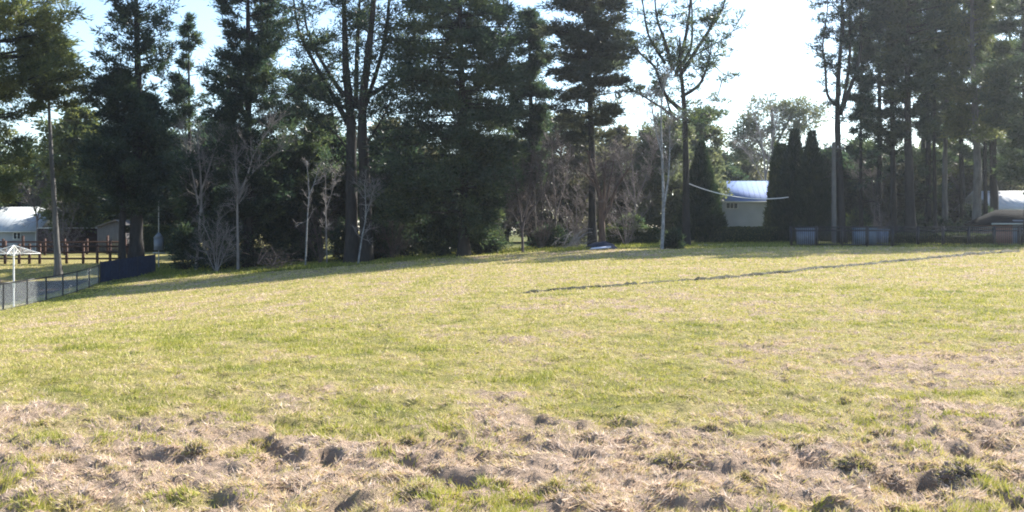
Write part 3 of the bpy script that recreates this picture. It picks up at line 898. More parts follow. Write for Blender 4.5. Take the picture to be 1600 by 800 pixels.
cypress('cypress_tree', 'low rounded olive cypress on the left flank of the pointed pair', 92, 1214, [(226, 1214, 1226), (260, 1206, 1234), (300, 1200, 1240), (350, 1196, 1244), (380, 1196, 1244)], 12000, leaf='hedge')
limb_tree('gum_tree', 'far rounded gum tree with bunched pale-green crown against the sky, above the blue roof', 140,
          [([(1215, 360), (1214, 300), (1210, 240), (1208, 190), (1206, 165)], .5, 1), ([(1212, 270), (1185, 220), (1168, 195)], .25, 1), ([(1212, 260), (1245, 215), (1268, 180)], .25, 1), ([(1210, 230), (1232, 190), (1240, 172)], .2, 1), ([(1210, 250), (1170, 235), (1150, 220)], .2, 1)],
          leaf='gum', bark='greybark', nsub=12, nm=26, cs=.9, sub=2.0, ncl=3, cat='gum tree', L=.5, W=.2, broad=True,
          extra=[(1172, 185, 12, 14), (1200, 165, 14, 16), (1225, 172, 12, 14), (1262, 170, 10, 14), (1278, 178, 7, 10), (1160, 215, 14, 14), (1190, 210, 14, 18), (1225, 210, 12, 16), (1160, 240, 12, 14), (1180, 250, 12, 16)])
# right-hand stand of pines
limb_tree('pine_tree', 'multi-stemmed pine with a bare curved limb on its left, edge of the right stand', 84,
          [([(1316, 388), (1314, 300), (1310, 200), (1312, 120), (1318, 40), (1318, -60)], .34, 1), ([(1310, 168), (1292, 148), (1288, 110), (1283, 70), (1289, 20), (1289, -60)], .13, .8), ([(1312, 128), (1300, 112), (1292, 84)], .05, .3),
           ([(1312, 150), (1310, 90), (1316, 40), (1308, -50)], .12, 1), ([(1314, 180), (1328, 100), (1330, 20), (1328, -60)], .16, 1.2), ([(1316, 170), (1344, 90), (1346, 0), (1344, -60)], .18, 1.3)],
          nsub=20, nm=24, cs=.38, sub=1.1, ncl=3, leaf='dark', lstart=.4, spread=1.0,
          extra=[(1275, 5, 5, 9), (1282, 30, 5, 9), (1284, 55, 5, 9), (1310, 130, 10, 16), (1340, 130, 12, 18), (1340, 180, 14, 18), (1330, 230, 14, 20), (1330, 110, 10, 16), (1345, 60, 14, 18), (1345, 280, 12, 20)])
conifer('pine_tree', 'dark pine with slim straight trunk, second from the left in the right stand', 86, [(1397, 385), (1396, 250), (1392, 80), (1390, -150)], .28,
        [(-160, 1370, 1410), (-60, 1345, 1435), (20, 1338, 1432), (80, 1336, 1436), (140, 1342, 1420), (200, 1334, 1420), (240, 1350, 1410)], nb=170, nc=6, nm=24, leaf='dark', cs=.45, rise=.12, curl=.12, gap=.2)
conifer('pine_tree', 'pine with the stout grey-brown trunk at the middle of the right stand', 84, [(1424, 385), (1421, 250), (1418, 100), (1420, -150)], .42,
        [(-160, 1400, 1445), (-60, 1380, 1480), (30, 1392, 1482), (110, 1385, 1480), (170, 1396, 1470), (215, 1400, 1450)], nb=150, nc=6, nm=24, leaf='pine', cs=.45, bark='bark', gap=.2)
conifer('pine_tree', 'thin dark-trunked pine just right of the stoutest trunk in the right stand', 93, [(1450, 380), (1450, 200), (1447, -100)], .3,
        [(-120, 1430, 1465), (-20, 1420, 1490), (80, 1415, 1495), (160, 1420, 1490), (260, 1425, 1480), (310, 1430, 1475)], nb=130, nc=5, nm=24, leaf='pine', cs=.45, gap=.2)
conifer('pine_tree', 'slender pine with pale grey stem in the gap of the right stand', 90, [(1477, 380), (1476, 250), (1482, 100), (1484, -100)], .26,
        [(-120, 1470, 1500), (-20, 1452, 1515), (90, 1455, 1518), (180, 1460, 1510)], nb=100, nc=5, nm=24, leaf='pine', bark='greybark', cs=.45, gap=.2)
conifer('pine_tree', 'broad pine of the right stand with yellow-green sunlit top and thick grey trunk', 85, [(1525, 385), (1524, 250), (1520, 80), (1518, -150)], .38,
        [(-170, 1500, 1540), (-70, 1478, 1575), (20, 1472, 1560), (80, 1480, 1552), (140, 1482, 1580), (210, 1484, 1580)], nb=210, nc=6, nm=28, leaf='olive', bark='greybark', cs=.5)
conifer('pine_tree', 'dark pine behind the thick grey trunk, its lower boughs drooping right', 92, [(1556, 380), (1552, 200), (1548, -100)], .4,
        [(-120, 1530, 1570), (0, 1515, 1600), (100, 1510, 1610), (200, 1515, 1600), (250, 1530, 1590), (275, 1535, 1570)], nb=150, nc=6, nm=26, leaf='pine', cs=.5, rise=-.02, curl=-.06)
conifer('pine_tree', 'dense dark pine filling the right edge of the photo', 80, [(1612, 385), (1606, 200), (1600, 0), (1600, -150)], .5,
        [(-160, 1580, 1630), (-60, 1555, 1680), (60, 1565, 1690), (130, 1530, 1690), (200, 1540, 1690), (250, 1556, 1670), (275, 1572, 1660), (304, 1580, 1650)], nb=200, nc=6, nm=28, leaf='pine', cs=.52)

for xq, rr_, lab in [(1346, .17, 'thin tall pine just right of the multi-stemmed pine in the right stand'), (1462, .18, 'thin tall pine between the dark-trunked pine and pale grey stem'),
                     (1541, .2, 'thin tall pine just right of the thick grey trunk')]:
    conifer('pine_tree', lab, 88, [(xq, 384), (xq - 2, 200), (xq + 3, -100)], rr_, [(-110, xq - 10, xq + 10), (-30, xq - 26, xq + 24), (60, xq - 24, xq + 28), (150, xq - 22, xq + 22), (215, xq - 14, xq + 16)],
            nb=80, nc=5, nm=22, leaf='dark', cs=.42, gap=.25, stubs=14)
for xq, hw, dq, lf, lab in [(1372, 46, 100, 'dark', 'dark pine in the second row, between multi-stemmed pine and slim straight trunk'),
                            (1440, 50, 103, 'pine', 'pine in the second row behind the stoutest trunk of the right stand'),
                            (1506, 50, 101, 'pine', 'pine in the second row between slender grey stem and thick grey trunk'),
                            (1578, 52, 104, 'dark', 'dark pine in the second row above the brick outbuilding')]:
    conifer('pine_tree', lab, dq, [(xq, 382), (xq + rng.normal(0, 3), 200), (xq + rng.normal(0, 5), -90)], .3,
            [(-100, xq - 14, xq + 14), (-20, xq - hw * .8, xq + hw * .8), (80, xq - hw, xq + hw), (190, xq - hw, xq + hw), (250, xq - hw * .85, xq + hw * .85), (278, xq - hw * .6, xq + hw * .6)],
            nb=95, nc=6, nm=20, leaf=lf, cs=.5, L=.34, W=.11, rise=.08, curl=.08, gap=.3)

# ---- bare and thin trees in front of the dark wood
bare_tree('bare_tree', 'pale grey bare tree forking in three, right of the navy fence', 76, [([(306, 388), (312, 330), (310, 280), (303, 210)], .16), ([(311, 310), (325, 270), (342, 220)], .09), ([(310, 320), (298, 260), (284, 205)], .08)], mat='twig', levels=3, n1=12, l1=1.4)
bare_tree('bare_tree', 'pale bare tree leaning its boughs to the right in front of the dark columnar pine', 75, [([(372, 385), (372, 320), (374, 300)], .14), ([(373, 310), (368, 260), (370, 200)], .09), ([(373, 310), (388, 270), (400, 235), (432, 188)], .1), ([(380, 290), (402, 262), (440, 230)], .07)], mat='twig', levels=3, n1=12, l1=1.3)
bare_tree('sapling', 'thin pale sapling left of the twin-trunked pine', 74, [([(477, 400), (480, 340), (482, 300), (478, 250)], .07), ([(481, 310), (492, 285), (500, 262)], .04)], mat='twig', bark='palebark', levels=2, n1=8, l1=.9, cat='sapling')
bare_tree('sapling', 'thin grey sapling close beside the twin-trunked pine', 76, [([(511, 398), (509, 340), (508, 270)], .06), ([(509, 330), (520, 300), (528, 270)], .04)], mat='twig', levels=3, n1=8, l1=.8, cat='sapling')
bare_tree('sapling', 'pale leaning sapling with a wispy top in front of the twin trunks', 72, [([(559, 408), (566, 370), (572, 335), (570, 285)], .07), ([(571, 340), (580, 310), (586, 290)], .03)], mat='twig', bark='palebark', levels=3, n1=10, l1=.8, cat='sapling')
bare_tree('bare_tree', 'purplish-brown bare thicket tree with many fine stems right of the largest conifer', 74,
          [([(817, 398), (815, 350), (808, 300), (800, 240)], .12), ([(816, 360), (826, 310), (832, 240)], .08), ([(816, 350), (848, 300), (866, 240)], .08), ([(815, 360), (795, 320), (776, 285)], .07), ([(816, 340), (838, 280), (850, 220)], .07)], mat='browntwig', levels=3, n1=12, l1=1.5, thin=.9)
bare_tree('bare_tree', 'fine-twigged brown bare tree standing between purplish thicket and layered conifer', 82, [([(868, 386), (868, 330), (864, 270), (862, 215)], .12), ([(868, 340), (884, 280), (892, 230)], .07), ([(868, 340), (846, 290), (838, 240)], .07)], mat='pinktwig', levels=3, n1=11, l1=1.6, thin=.8)
bare_tree('bare_tree', 'round grey-mauve bare crown between layered conifer and birch', 92, [([(992, 380), (992, 320), (988, 270), (986, 220)], .14), ([(992, 320), (1012, 270), (1022, 235)], .08), ([(992, 320), (970, 270), (962, 232)], .08)], mat='pinktwig', levels=3, n1=13, l1=1.7, thin=.8)
bare_tree('bare_tree', 'pinkish bare tree behind the pale-roofed house at far left', 100, [([(58, 372), (58, 340), (48, 310), (36, 285)], .12), ([(58, 345), (66, 310), (68, 280)], .08), ([(58, 345), (80, 325), (100, 315)], .07)], mat='pinktwig', levels=3, n1=14, l1=1.5, thin=.9)
bare_tree('bare_tree', 'small whitish bare tree behind the long dark slab hedge', 102, [([(128, 372), (128, 345), (124, 320), (118, 308)], .1), ([(128, 348), (136, 325), (140, 305)], .07), ([(128, 350), (112, 335), (104, 325)], .05)], mat='palebark', levels=3, n1=11, l1=1.1, thin=.8)
bare_tree('bare_tree', 'tall pale bare tree rising behind the blue roof', 128, [([(1196, 330), (1196, 280), (1190, 220), (1178, 180)], .2), ([(1196, 280), (1206, 220), (1216, 180)], .13), ([(1196, 290), (1176, 250), (1162, 230)], .1)], mat='twig', levels=3, n1=12, l1=2.2, thin=1.1)
bare_tree('bare_tree', 'grey-mauve bare tree seen through the gap in the right stand of pines', 105, [([(1366, 370), (1366, 320), (1362, 280), (1356, 250)], .14), ([(1366, 330), (1378, 290), (1384, 260)], .08), ([(1366, 325), (1346, 290), (1340, 265)], .08)], mat='pinktwig', levels=3, n1=11, l1=1.6, thin=.9)
bare_tree('bare_tree', 'pale mauve bare tree low behind the right stand near the brick outbuilding', 104, [([(1500, 370), (1500, 330), (1496, 300), (1486, 280)], .12), ([(1500, 335), (1512, 305), (1520, 290)], .08)], mat='pinktwig', levels=3, n1=12, l1=1.4, thin=.9)

# ---- middle-distance evergreens filling the wood behind
BGS = [  # x, ytop, half width px, d, leaf, label
    (332, 222, 40, 83, 'dark', 'low dark bushy tree close behind the pale three-forked bare tree, right side'),
    (458, 232, 38, 84, 'dark', 'low dark bushy tree between the leaning pale bare tree and the thin pale sapling'),
    (526, 222, 32, 84, 'pine', 'low dark green bushy tree close behind the left of the twin trunks'),
    (622, 212, 42, 83, 'dark', 'low dark bushy tree between the twin trunks and the largest conifer'),
    (28, 225, 62, 112, 'pine', 'dark green rounded tree behind the house at far left'),
    (118, 172, 44, 100, 'olive', 'olive sunlit tree behind the slender grey-trunked pine'),
    (165, 240, 50, 108, 'dark', 'dark rounded tree behind the grey paling shed'),
    (268, 205, 52, 104, 'dark', 'dark bushy tree behind the pale three-forked bare tree'),
    (345, 190, 50, 110, 'dark', 'dark bushy tree behind the leaning pale bare tree'),
    (430, 215, 50, 104, 'pine', 'green bushy tree behind the columnar pine on its right'),
    (498, 205, 46, 98, 'scrub', 'olive-brown bushy tree seen left of the twin trunks'),
    (612, 190, 54, 96, 'scrub', 'olive-brown bushy tree seen right of the twin trunks'),
    (660, 225, 56, 100, 'dark', 'dark bushy tree behind the left side of the largest conifer'),
    (790, 215, 54, 104, 'scrub', 'brownish bushy tree behind the purplish bare thicket'),
    (878, 182, 58, 106, 'scrub', 'brown-green bushy tree behind the layered conifer'),
    (965, 205, 52, 112, 'scrub', 'brown-green bushy tree behind the reddish vase-shaped tree'),
    (1050, 190, 56, 104, 'gum', 'grey-green bushy tree behind the birch and half-bare pine'),
    (1098, 172, 30, 118, 'gum', 'pale grey-green tree behind the lone cypress'),
    (1132, 240, 34, 145, 'dark', 'distant dark tree left above the blue roof'),
    (1164, 236, 30, 150, 'scrub', 'distant brown tree right behind the blue roof ridge'),
    (1302, 240, 40, 108, 'dark', 'dark tree behind the grey power pole'),
    (1352, 222, 48, 112, 'pine', 'green bushy tree behind the multi-stemmed pine'),
    (1415, 240, 50, 106, 'scrub', 'olive bushy tree behind the stout trunk of the right stand'),
    (1476, 225, 52, 110, 'olive', 'olive bushy tree behind the slender grey stem of the right stand'),
    (1540, 235, 54, 106, 'scrub', 'brown-green bushy tree behind the thick grey trunk of the right stand'),
    (1600, 200, 44, 116, 'pine', 'green bushy tree behind the brick outbuilding at the right edge'),
]
for x, yt, hw, d, lf, lab in BGS:
    yb = 368 if hw > 35 else 340
    conifer('bushy_tree', lab, d, [(x, 380), (x + rng.normal(0, 4), 300), (x + rng.normal(0, 5), yt)], .26,
            [(yt, x - hw * .25, x + hw * .25), (yt + 18, x - hw * .65, x + hw * .65), (yt + 50, x - hw, x + hw), (yt + 95, x - hw * 1.05, x + hw * 1.05), (yb, x - hw * .8, x + hw * .8)],
            nb=130, nc=6, nm=22, leaf=lf, rise=.2, curl=.0, cs=.8, L=.4, W=.2, flat=.8, cat='tree', broad=True, group='bushy trees behind the tall pines', stubs=0, dscale=.9)


def far_wood():
    b = MB()
    n = 1500
    x = rng.uniform(-150, 150, n); y = rng.uniform(165, 215, n)
    xp = x / y * F + 800
    hmax = (9 + 9 * fbm(x, y * 0, 22, 3, 1.2))
    hmax = np.where((xp > 1085) & (xp < 1320), 10 + 2.0 * fbm(x, y, 10, 2), hmax)
    z0 = ground(x, y)
    z = z0 + hmax * rng.random(n) ** .7
    clump_leaves(b, np.stack([x, y, z], -1), 2.2, 26, np.tile([0, 0, .4], (n, 1)), .3, 1.1, .55, .8, True)
    k = 110
    xs = rng.uniform(-150, 150, k); ys = rng.uniform(165, 210, k)
    p = np.stack([xs, ys, ground(xs, ys) - .2], -1)
    b.sticks(p, p + np.array([0, 0, 8.0]), .3, .1, 5, .05)
    tag(b.build('far_wood', M['scrub']), 'far-off belt of mixed trees behind the houses, seen as one mass', 'wood', kind='stuff')


far_wood()

# ---- shrubs and hedges at the foot of the trees
SH = [
    (303, 372, 330, 76, 'dark', 'big dark shrub below the pale three-forked bare tree'),
    (352, 452, 345, 78, 'dark', 'big dark shrub below the dark columnar pine'),
    (428, 478, 330, 82, 'dark', 'dark shrub behind the left pile of fallen branches'),
    (456, 500, 352, 79, 'dark', 'low dark shrub behind the thin pale sapling'),
    (572, 612, 352, 77.5, 'dark', 'low dark shrub right of the twin trunks and its leaning sapling'),
    (668, 716, 336, 76.5, 'dark', 'dark shrub in front of the left flank of the largest conifer'),
    (738, 780, 362, 76, 'dark', 'very low dark shrub in front of the trunk gap right of the largest conifer'),
    (268, 312, 356, 76.5, 'dark', 'low dark shrub just right of the box-topped post'),
    (520, 560, 345, 77, 'dark', 'dark shrub at the foot of the twin trunks'),
    (590, 668, 300, 79, 'dark', 'tall dark shrub under the left side of the largest conifer'),
    (640, 700, 340, 80, 'pine', 'dark green shrub close left of the largest conifer trunk'),
    (735, 790, 356, 84, 'dark', 'low dark shrub right of the largest conifer trunk'),
    (833, 892, 357, 80, 'dark', 'low dark shrub behind the right pile of fallen branches'),
    (1043, 1062, 366, 73, 'dark', 'small dark bush between birch and half-bare pine'),
    (955, 1010, 340, 90, 'pine', 'green shrub standing behind the short clipped hedge'),
    (1326, 1360, 330, 90, 'pine', 'green shrub behind the black fence right of the power pole'),
    (1405, 1440, 335, 90, 'dark', 'dark shrub round the foot of the stout trunk in the right stand'),
    (1448, 1500, 345, 90, 'dark', 'wide dark shrub behind the black fence at the slim trunks'),
    (1502, 1552, 318, 91, 'dark', 'dark shrub at the foot of the thick grey trunk'),
]
for x0, x1, yt, d, lf, lab in SH:
    shrub('shrub', lab, d, x0, x1, yt, leaf=lf, n=int(50 + (x1 - x0) * .9), nm=40, L=.26, W=.1)
hedge('hedge', 'short clipped hedge with sunlit top between reddish tree and birch', 86, 950, 1026, 357)
hedge('hedge', 'long low dark clipped hedge in front of the blue-roofed house', 87, 1088, 1248, 355, thick=1.3)
hedge('hedge', 'low dark hedge just behind the black fence in the right stand', 79.5, 1394, 1548, 366, thick=.9)
hedge('hedge', 'clipped hedge seen under the largest conifer', 90, 662, 782, 362)
hedge('hedge', 'dark clipped hedge with sunlit top behind the box-topped post', 98, 226, 304, 353, thick=1.6)
for xq, w, yt, dq, mt, lab in [(338, 26, 345, 74.5, 'twig', 'leafless grey shrub low between the three-forked and the leaning pale bare trees'),
                               (500, 24, 325, 78, 'browntwig', 'leafless brown shrub between the thin pale and the thin grey sapling'),
                               (612, 26, 335, 77, 'browntwig', 'leafless brown shrub right of the twin trunks'),
                               (768, 30, 310, 80, 'twig', 'leafless grey shrub right of the largest conifer trunk'),
                               (846, 30, 305, 78, 'browntwig', 'leafless brown shrub behind the purplish bare thicket'),
                               (900, 28, 300, 80, 'pinktwig', 'leafless mauve shrub between layered conifer trunk and heap of dead boughs'),
                               (978, 30, 300, 83, 'pinktwig', 'leafless mauve shrub rising over the short clipped hedge'),
                               (1378, 24, 318, 93, 'pinktwig', 'leafless mauve shrub above the pale blue-grey cabinets'),
                               (98, 24, 330, 96, 'pinktwig', 'leafless mauve shrub left of the grey paling shed')]:
    bare_tree('bare_shrub', lab, dq, [([(xq, 395), (xq - w * .2, yt + 40), (xq - w * .7, yt + 5)], .05), ([(xq, 396), (xq + 1, yt + 35), (xq + 2, yt)], .05), ([(xq + 1, 395), (xq + w * .3, yt + 40), (xq + w * .8, yt + 8)], .05),
                                      ([(xq - 1, 394), (xq - w * .5, yt + 55), (xq - w, yt + 30)], .04), ([(xq + 1, 394), (xq + w * .5, yt + 55), (xq + w, yt + 32)], .04)], mat=mt, levels=3, n1=8, l1=1.1, thin=.8, cat='bare shrub', t0=.1)
brush_pile('brush_pile', 'grey fallen branches heaped under the dark shrubs at left', 73, 396, 462, 372, n=110, mat='browntwig', arcs=3)
brush_pile('brush_pile', 'pale dead boughs heaped left of the reddish vase-shaped tree', 75, 862, 925, 352, n=90)

# ------------------------------------------------------------------ buildings
def poly(b, pts, f4=None, f3=None): b.add(pts, f3, f4)


def gable_house(name, label, d, x0, x1, yeave, yridge, depth, wall, roof, windows=(), ridge_across=True, over=.35):
    """ridge parallel to the picture; front face at distance d"""
    s = d / F
    xa, xb = (x0 - 800) * s, (x1 - 800) * s
    ze = EYE + (HOR - yeave) * s; zr = EYE + (HOR - yridge) * s
    zb = min(gz(xa, d), gz(xb, d)) - .2
    root = ((xa + xb) / 2, d + depth / 2, zb + .2)
    o = thing(name, label, 'house', root)
    b = MB()
    yf, yk = d, d + depth; ym = d + depth / 2
    v = [(xa, yf, zb), (xb, yf, zb), (xb, yk, zb), (xa, yk, zb), (xa, yf, ze), (xb, yf, ze), (xb, yk, ze), (xa, yk, ze), (xa, ym, zr - .12), (xb, ym, zr - .12)]
    b.add(v, [(4, 7, 8), (5, 9, 6)], [(0, 1, 5, 4), (1, 2, 6, 5), (2, 3, 7, 6), (3, 0, 4, 7)])
    b.build('wall', M[wall], o, root)
    rb = MB()
    sl = (zr - ze) / (depth / 2)
    for sg, ye in ((-1, yf), (1, yk)):
        yo = ye + sg * over; zo = ze - sl * over + .08
        a0 = [(xa - over, yo, zo), (xb + over, yo, zo), (xb + over, ym, zr + .08), (xa - over, ym, zr + .08)]
        a1 = [(p[0], p[1], p[2] + .12) for p in a0]
        rb.add(a0 + a1, None, [(0, 1, 2, 3), (4, 7, 6, 5), (0, 4, 5, 1), (1, 5, 6, 2), (2, 6, 7, 3), (3, 7, 4, 0)])
        # standing seams
        for xx in np.arange(xa - over + .3, xb + over, .6):
            rb.bar((xx, yo, zo + .125), (xx, ym, zr + .205), .03, .02)
    rf = rb.build('roof', M[roof], o, root)
    gb = MB(); gb.bar((xa - over, yf - over - .06, ze - sl * over + .06), (xb + over, yf - over - .06, ze - sl * over + .06), .11, .12)
    gb.build('gutter', M['whitepaint'], rf, root)
    dp = MB(); dp.tube([(xb - .12, yf - .07, ze - .1), (xb - .12, yf - .07, zb + .2)], .04, 6); dp.build('downpipe', M['whitepaint'], o, root)
    bd = MB()
    for zz in np.arange(zb + .4, ze - .1, .22): bd.box(((xa + xb) / 2, yf - .008, zz), (xb - xa - .02, .018, .03))
    bd.build('weatherboards', M[wall], o, root)
    for (wx0, wx1, wy0, wy1, panes) in windows:
        wa, wb = (wx0 - 800) * s, (wx1 - 800) * s; za, zb2 = EYE + (HOR - wy1) * s, EYE + (HOR - wy0) * s
        w = MB()
        t = .07
        w.box(((wa + wb) / 2, yf - .04, zb2 + t / 2), (wb - wa + 2 * t, .12, t)); w.box(((wa + wb) / 2, yf - .05, za - t / 2), (wb - wa + 2 * t, .16, t))
        for k in range(panes + 1):
            w.box((wa + (wb - wa) * k / panes + (-t / 2 if k == 0 else t / 2 if k == panes else 0), yf - .04, (za + zb2) / 2), (t, .11, zb2 - za))
        wf = w.build('window', M['whitepaint'], o, root)
        MB().box(((wa + wb) / 2, yf - .012, (za + zb2) / 2), (wb - wa, .02, zb2 - za)).build('pane', M['glass'], wf, root)
    return o


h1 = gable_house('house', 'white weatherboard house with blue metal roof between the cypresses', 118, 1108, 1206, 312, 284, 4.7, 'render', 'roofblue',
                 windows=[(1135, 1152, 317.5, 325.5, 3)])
ch = MB(); ch.box(px(1122, 281, 121) + np.array([0, 1.2, 0]), (.5, .5, 1.1)); ch.build('chimney', M['render'], h1, h1.location)
h2 = gable_house('house', 'low house with pale metal roof at the left edge behind the red rail fence', 104, -70, 58, 360, 325, 8, 'render2', 'roofpale',
                 windows=[(22, 32, 364, 373, 2), (-20, -5, 363, 373, 2)])
h3 = gable_house('house', 'house with bright white metal roof behind the pines at the right edge', 96, 1556, 1690, 326, 299, 8, 'render', 'roofwhite',
                 windows=[(1566, 1577, 331, 340, 2)])
h4 = gable_house('house', 'pale house glimpsed through the gap in the right stand of pines', 124, 1352, 1400, 330, 305, 7, 'render', 'roofpale', windows=[(1368, 1376, 335, 344, 2)])


def outbuilding():
    d = 81.0; s = d / F
    xa, xb = (1554 - 800) * s, (1680 - 800) * s; dep = 4.0
    zb = gz(xa, d) - .1; ze = EYE + (HOR - 352) * s; zr = EYE + (HOR - 327) * s
    root = ((xa + xb) / 2, d + dep / 2, zb + .1)
    o = thing('brick_outbuilding', 'small red brick outbuilding with dark hipped roof at the right edge behind the black fence', 'outbuilding', root)
    b = MB(); b.box(((xa + xb) / 2, d + dep / 2, (zb + ze) / 2), (xb - xa, dep, ze - zb)); b.build('wall', M['brick'], o, root)
    ov = .45
    x0, x1, y0, y1 = xa - ov, xb + ov, d - ov, d + dep + ov
    r = MB()
    e = ze + .01
    v = [(x0, y0, e), (x1, y0, e), (x1, y1, e), (x0, y1, e), (x0, y0, e + .14), (x1, y0, e + .14), (x1, y1, e + .14), (x0, y1, e + .14), (x0 + 1.5, d + dep / 2, zr), (x1 - 2.2, d + dep / 2, zr)]
    r.add(v, [(4, 8, 7), (5, 6, 9)], [(0, 3, 2, 1), (0, 1, 5, 4), (1, 2, 6, 5), (2, 3, 7, 6), (3, 0, 4, 7), (4, 5, 9, 8), (6, 7, 8, 9)])
    rf = r.build('roof', M['rooftile'], o, root)
    gt = MB(); gt.bar((x0, y0 - .06, e + .1), (x1, y0 - .06, e + .1), .11, .13); gt.build('gutter', M['galv'], rf, root)
    dx0, dx1 = (1582 - 800) * s, (1636 - 800) * s
    dm = MB(); dm.box(((dx0 + dx1) / 2, d - .04, zb + .1 + 1.0), (dx1 - dx0, .06, 1.98))
    for k in range(5): dm.box(((dx0 + dx1) / 2, d - .085, zb + .35 + k * .4), (dx1 - dx0 - .1, .03, .05))
    dr = dm.build('garage_door', M['bluegrey'], o, root)
    MB().box(((dx0 + dx1) / 2, d - .12, zb + .75), (.18, .05, .05)).build('handle', M['galv'], dr, root)


outbuilding()


def shed_left():
    d = 97.0; s = d / F
    root = root_point(172, d)
    o = thing('paling_shed', 'small weathered grey paling shed with sloping roof left of the thick dark trunk', 'shed', root)
    xa, xb = (152 - 800) * s, (196 - 800) * s
    b = MB(); zb = root[2] - .05
    k = 18
    for i in range(k):
        xx = xa + (xb - xa) * (i + .5) / k
        top = EYE + (HOR - np.interp(i / k, [0, .7, 1], [354, 346, 352])) * s + rng.normal(0, .02)
        b.box((xx, d, (zb + top) / 2), ((xb - xa) / k - .02, .03, top - zb))
    b.build('wall', M['paling'], o, root)
    r = MB()
    p = [px(150, 355, d), px(183, 344.5, d), px(198, 352.5, d)]
    for a, c in ((p[0], p[1]), (p[1], p[2])):
        v = [a + np.array([0, -.3, 0]), c + np.array([0, -.3, 0]), c + np.array([0, 3, 0]), a + np.array([0, 3, 0])]
        r.add(v + [q + np.array([0, 0, .08]) for q in v], None, [(0, 1, 2, 3), (4, 7, 6, 5), (0, 4, 5, 1), (1, 5, 6, 2), (2, 6, 7, 3), (3, 7, 4, 0)])
    r.build('roof', M['paling'], o, root)
    for xx in (xa + .05, xb - .05): MB().box((xx, d + 1.45, zb + .95), (.05, 2.8, 1.9)).build('side_wall', M['paling'], o, root)


shed_left()


def hedge_slab():
    d = 99.0
    a = root_point(60, d); c = root_point(152, d); m = (a + c) / 2
    top = EYE + (HOR - 357) * d / F
    o = thing('hedge_slab', 'long low dark hedge, built as a slab with its sunlit top painted pale, behind the red rail fence', 'wall', m)
    zb = min(a[2], c[2]) - .1
    MB().box((m[0], d, (zb + top) / 2), (c[0] - a[0], .2, top - zb)).build('wall', M['mulch'], o, m)  # plain dark slab in place of a clipped hedge
    MB().box((m[0], d, top + .05), (c[0] - a[0] + .1, .32, .07)).build('lit_top_strip', M['whitepaint'], o, m)  # pale strip paints the sunlight on top of the hedge


hedge_slab()

# ------------------------------------------------------------------ thin scattering volume added to imitate lens glare toward the sun
hm = bpy.data.materials.new('glare_haze'); hm.use_nodes = True
hm.node_tree.nodes.remove(hm.node_tree.nodes['Principled BSDF'])
hv = hm.node_tree.nodes.new('ShaderNodeVolumePrincipled')
hv.inputs['Color'].default_value = (.82, .9, 1, 1)
hv.inputs['Density'].default_value = .00024
hv.inputs['Anisotropy'].default_value = .68
hm.node_tree.links.new(hv.outputs[0], hm.node_tree.nodes['Material Output'].inputs['Volume'])
tag(MB().box((0, 600, 13), (3600, 2200, 44)).build('glare_haze', hm), kind='stuff')

# ------------------------------------------------------------------ fences
def mesh_fence():
    A = np.array([-22.3, 44.6]); B = np.array([-27.7, 68.6]); dirv = B - A
    root = (A[0], A[1], gz(*A))
    o = thing('wire_fence', 'low galvanised mesh garden fence with dark posts at the left edge of the paddock', 'fence', root)
    ts = [-.62, -.45, -.29, -.13, .02, .196, .363, .532, .697, .858, 1.0]
    H = 1.22
    P = [A + dirv * t for t in ts]
    tops = []
    for p in P:
        z = gz(*p)
        MB().tube([(p[0], p[1], z - .2), (p[0], p[1], z + H + .04)], .05, 8).build('post', M['black'], o, root)
        tops.append(np.array([p[0], p[1], z]))
    r = MB()
    for a, c in zip(tops[:-1], tops[1:]):
        for hh, w in ((H, .055), (.06, .03)):
            r.bar(a + np.array([0, 0, hh]), c + np.array([0, 0, hh]), w)
    r.build('rail', M['black'], o, root)
    w = MB()
    for a, c in zip(tops[:-1], tops[1:]):
        Ln = np.linalg.norm(c - a); n = int(Ln / .065)
        k = int((H - .1) / .065)
        for sg in (1, -1):
            i = np.arange(-k, n + 1)
            t0 = np.clip(i / n, 0, 1); t1 = np.clip((i + k) / n, 0, 1)
            h0 = (t0 * n - i) / k; h1 = (t1 * n - i) / k
            if sg < 0: h0, h1 = 1 - h0, 1 - h1
            p = a[None] * (1 - t0[:, None]) + c[None] * t0[:, None]; q_ = a[None] * (1 - t1[:, None]) + c[None] * t1[:, None]
            p = p + np.stack([np.zeros_like(h0), np.zeros_like(h0), .08 + h0 * (H - .1)], -1)
            q_ = q_ + np.stack([np.zeros_like(h0), np.zeros_like(h0), .08 + h1 * (H - .1)], -1)
            ok = np.linalg.norm(p - q_, axis=1) > .02
            w.sticks(p[ok], q_[ok], .0014, .0014, 3)
    w.build('mesh_panel', M['galv'], o, root)


mesh_fence()


